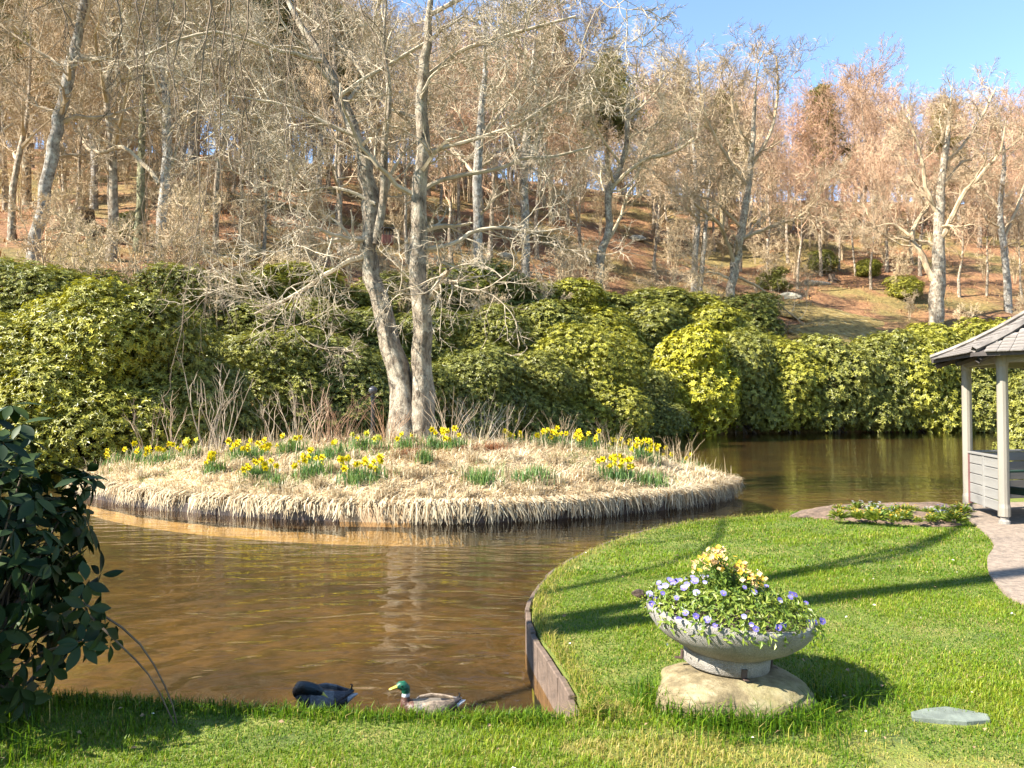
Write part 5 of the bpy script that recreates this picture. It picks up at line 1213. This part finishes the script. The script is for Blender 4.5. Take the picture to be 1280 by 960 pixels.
p = ground(402, 886, WATER_Z); duck((p[0], p[1], WATER_Z), R(5), .76, 'dark duck preening with its head turned back beside the near bank', nk2, CM2, 1.3)

# ---------------------------------------------------------------- rhododendron in the foreground at left: its largest leaves are parts
def near_rhodo():
    g = np.random.default_rng(41); base = np.array([-2.75, 4.0, 0.0]); root = empty('rhododendron', base); tag(root, 'dark leaved rhododendron overhanging the water at the near left bank', 'shrub')
    b = MB(); lathe(b, [(.0, 0)], 3) if False else None
    # one leaf: 10 faces, ribbed and curled
    def leafmesh(q):
        gq = np.random.default_rng(q); mb = MB(); xs_ = np.linspace(0, 1, 7); wd = np.array([.05, .55, .9, 1, .88, .5, .02]) * .5 * .43; zc = -.12 * xs_ ** 2 - gq.uniform(0, .12) * xs_
        mid = np.column_stack([xs_, 0 * xs_, zc]); lf = np.column_stack([xs_, wd, zc + wd * .22]); rt = np.column_stack([xs_, -wd, zc + wd * .22]); V = np.concatenate([lf, mid, rt]); i = np.arange(6)
        mb.add(V, np.concatenate([np.stack([i, i + 1, i + 8, i + 7], 1), np.stack([i + 7, i + 8, i + 15, i + 14], 1)]), gq.random()); return mb
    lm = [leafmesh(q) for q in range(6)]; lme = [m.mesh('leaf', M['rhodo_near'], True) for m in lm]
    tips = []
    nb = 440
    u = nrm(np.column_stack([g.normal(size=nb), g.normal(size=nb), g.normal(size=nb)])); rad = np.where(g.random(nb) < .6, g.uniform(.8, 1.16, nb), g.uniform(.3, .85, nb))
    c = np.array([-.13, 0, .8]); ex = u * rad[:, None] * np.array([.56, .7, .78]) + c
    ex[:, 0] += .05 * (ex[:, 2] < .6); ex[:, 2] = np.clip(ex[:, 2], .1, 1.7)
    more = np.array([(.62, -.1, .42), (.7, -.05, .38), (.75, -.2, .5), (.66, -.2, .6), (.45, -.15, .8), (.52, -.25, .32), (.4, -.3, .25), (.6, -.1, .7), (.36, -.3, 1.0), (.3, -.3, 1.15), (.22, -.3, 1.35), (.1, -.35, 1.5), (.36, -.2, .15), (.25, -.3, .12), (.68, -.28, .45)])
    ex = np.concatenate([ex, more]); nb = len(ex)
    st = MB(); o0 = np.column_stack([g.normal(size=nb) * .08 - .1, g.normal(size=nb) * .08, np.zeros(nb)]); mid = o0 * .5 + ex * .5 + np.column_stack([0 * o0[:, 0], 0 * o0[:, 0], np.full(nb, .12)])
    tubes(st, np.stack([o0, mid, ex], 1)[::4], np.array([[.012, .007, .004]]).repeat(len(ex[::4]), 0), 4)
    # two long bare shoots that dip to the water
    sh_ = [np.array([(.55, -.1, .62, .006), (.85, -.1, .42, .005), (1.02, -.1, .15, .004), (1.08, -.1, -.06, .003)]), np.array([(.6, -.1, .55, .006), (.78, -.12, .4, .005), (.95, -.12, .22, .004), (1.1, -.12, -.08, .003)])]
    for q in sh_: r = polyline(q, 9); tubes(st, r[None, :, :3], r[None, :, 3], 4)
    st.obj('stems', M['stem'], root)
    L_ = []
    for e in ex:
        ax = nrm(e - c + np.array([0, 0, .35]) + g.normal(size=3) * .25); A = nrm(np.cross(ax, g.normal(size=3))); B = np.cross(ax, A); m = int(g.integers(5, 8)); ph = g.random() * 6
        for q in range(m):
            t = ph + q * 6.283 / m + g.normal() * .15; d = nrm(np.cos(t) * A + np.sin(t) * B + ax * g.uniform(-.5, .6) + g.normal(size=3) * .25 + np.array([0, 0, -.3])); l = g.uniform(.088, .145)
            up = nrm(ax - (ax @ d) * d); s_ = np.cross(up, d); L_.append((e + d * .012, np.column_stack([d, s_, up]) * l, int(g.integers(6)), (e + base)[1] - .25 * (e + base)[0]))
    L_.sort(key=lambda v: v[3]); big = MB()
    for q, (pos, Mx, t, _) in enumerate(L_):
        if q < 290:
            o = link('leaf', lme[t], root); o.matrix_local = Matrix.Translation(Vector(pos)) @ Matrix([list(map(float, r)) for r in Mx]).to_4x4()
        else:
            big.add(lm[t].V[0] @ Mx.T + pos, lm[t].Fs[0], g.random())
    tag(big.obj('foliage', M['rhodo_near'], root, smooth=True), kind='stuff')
near_rhodo()

# ---------------------------------------------------------------- weeping tree standing left of the frame; its twigs hang into view
def weeping():
    g = np.random.default_rng(51); T0 = np.array([(-6.9, 2.6, -.2, .24), (-6.8, 2.7, 2.5, .2), (-6.5, 2.9, 5, .17), (-6.2, 3.0, 8, .13), (-5.9, 3.1, 11, .07)])
    limbs = [np.array([(-6.6, 2.8, 4.6, .1), (-5, 4.5, 6.2, .08), (-3.5, 6.5, 6.9, .06), (-2.2, 8.5, 6.9, .035)]), np.array([(-6.4, 2.9, 5.6, .1), (-4.6, 5.5, 7.2, .075), (-3.0, 8.5, 7.6, .05), (-1.2, 10.5, 7.4, .03)]),
             np.array([(-6.3, 3.0, 6.6, .1), (-4.5, 3.8, 8.2, .08), (-2.5, 4.6, 8.8, .05), (-.5, 5.2, 8.6, .025)]), np.array([(-6.6, 2.8, 4.2, .08), (-6, 5, 5.4, .06), (-5.2, 7.8, 5.8, .045), (-4.4, 9.6, 5.6, .025)])]
    for l in limbs: l[1:, 2] += 1.6; l[:, 3] *= .62
    root = empty('weeping_tree', T0[0, :3]); tag(root, 'leafless weeping tree with long dark twigs hanging over the pond at upper left', 'tree'); base = T0[0, :3]
    b = MB(); r = polyline(T0, 16); tubes(b, (r[None, :, :3] - base), r[None, :, 3], 12); b.obj('trunk', M['bark'], root, smooth=True, color=(.6, .55, .5))
    cr = MB(); P0 = np.stack([polyline(l, 12)[:, :3] - base for l in limbs]); R0 = np.stack([polyline(l, 12)[:, 3] for l in limbs]); tubes(cr, P0, R0, 6)
    P1, R1 = grow(P0, R0, 9, 0, .8, 6, .15, .0, .5, .2, .008, g, length=1.8); tubes(cr, P1, R1, 4)
    P2, R2 = grow(P1, R1, 4, 0, .9, 12, .10, -.16, .5, .25, .0045, g, length=2.1); tubes(cr, P2, R2 * .8, 3)
    P3, R3 = grow(P2, R2, 3, .28, .5, 4, .12, -.1, .6, .2, .0028, g); tubes(cr, P3, R3, 3)
    for q in ((245, -40, 420, 7.4), (318, -60, 230, 7.0), (330, -50, 160, 6.6), (205, -60, 260, 8.0), (285, -60, 300, 8.2), (150, -60, 200, 7.6), (372, -60, 240, 8.4), (262, -50, 330, 9), (120, -60, 150, 7), (225, -60, 190, 7.2), (300, -60, 390, 8.6), (345, -60, 330, 9.2), (400, -60, 150, 7.6), (180, -60, 300, 8.8), (430, -60, 110, 7), (60, -60, 90, 6.8)):
        a, y0, y1, Yq = q; n = 10; pts = []
        dx = 0
        for s_ in np.linspace(0, 1, n): dx += g.normal() * 7 + (3 if y1 < 250 else 0); pts.append((*(at(a + dx, y0 + (y1 - y0) * s_, Yq) - base), .0095 * (1 - .75 * s_)))
        pts = np.array(pts); tubes(cr, pts[None, :, :3], pts[None, :, 3], 4); Pq, Rq = grow(pts[None, :, :3], pts[None, :, 3], 13, .34, .6, 6, .14, -.1, .55, .1, .004, g); tubes(cr, Pq, Rq, 3); Pz, Rz = grow(Pq, Rq, 4, .4, .6, 4, .15, -.08, .6, .2, .003, g); tubes(cr, Pz, Rz, 3)
    cr.obj('crown', M['twig'], root, color=(.42, .35, .3))
weeping()
bush((-5.6, 2.2, 0), 1.3, 2.7, 'tall unseen rhododendron added left of the frame to shade the near corner', OL, group='evergreen shrubs on the near bank')  # added out of view, its height set by the shade it casts
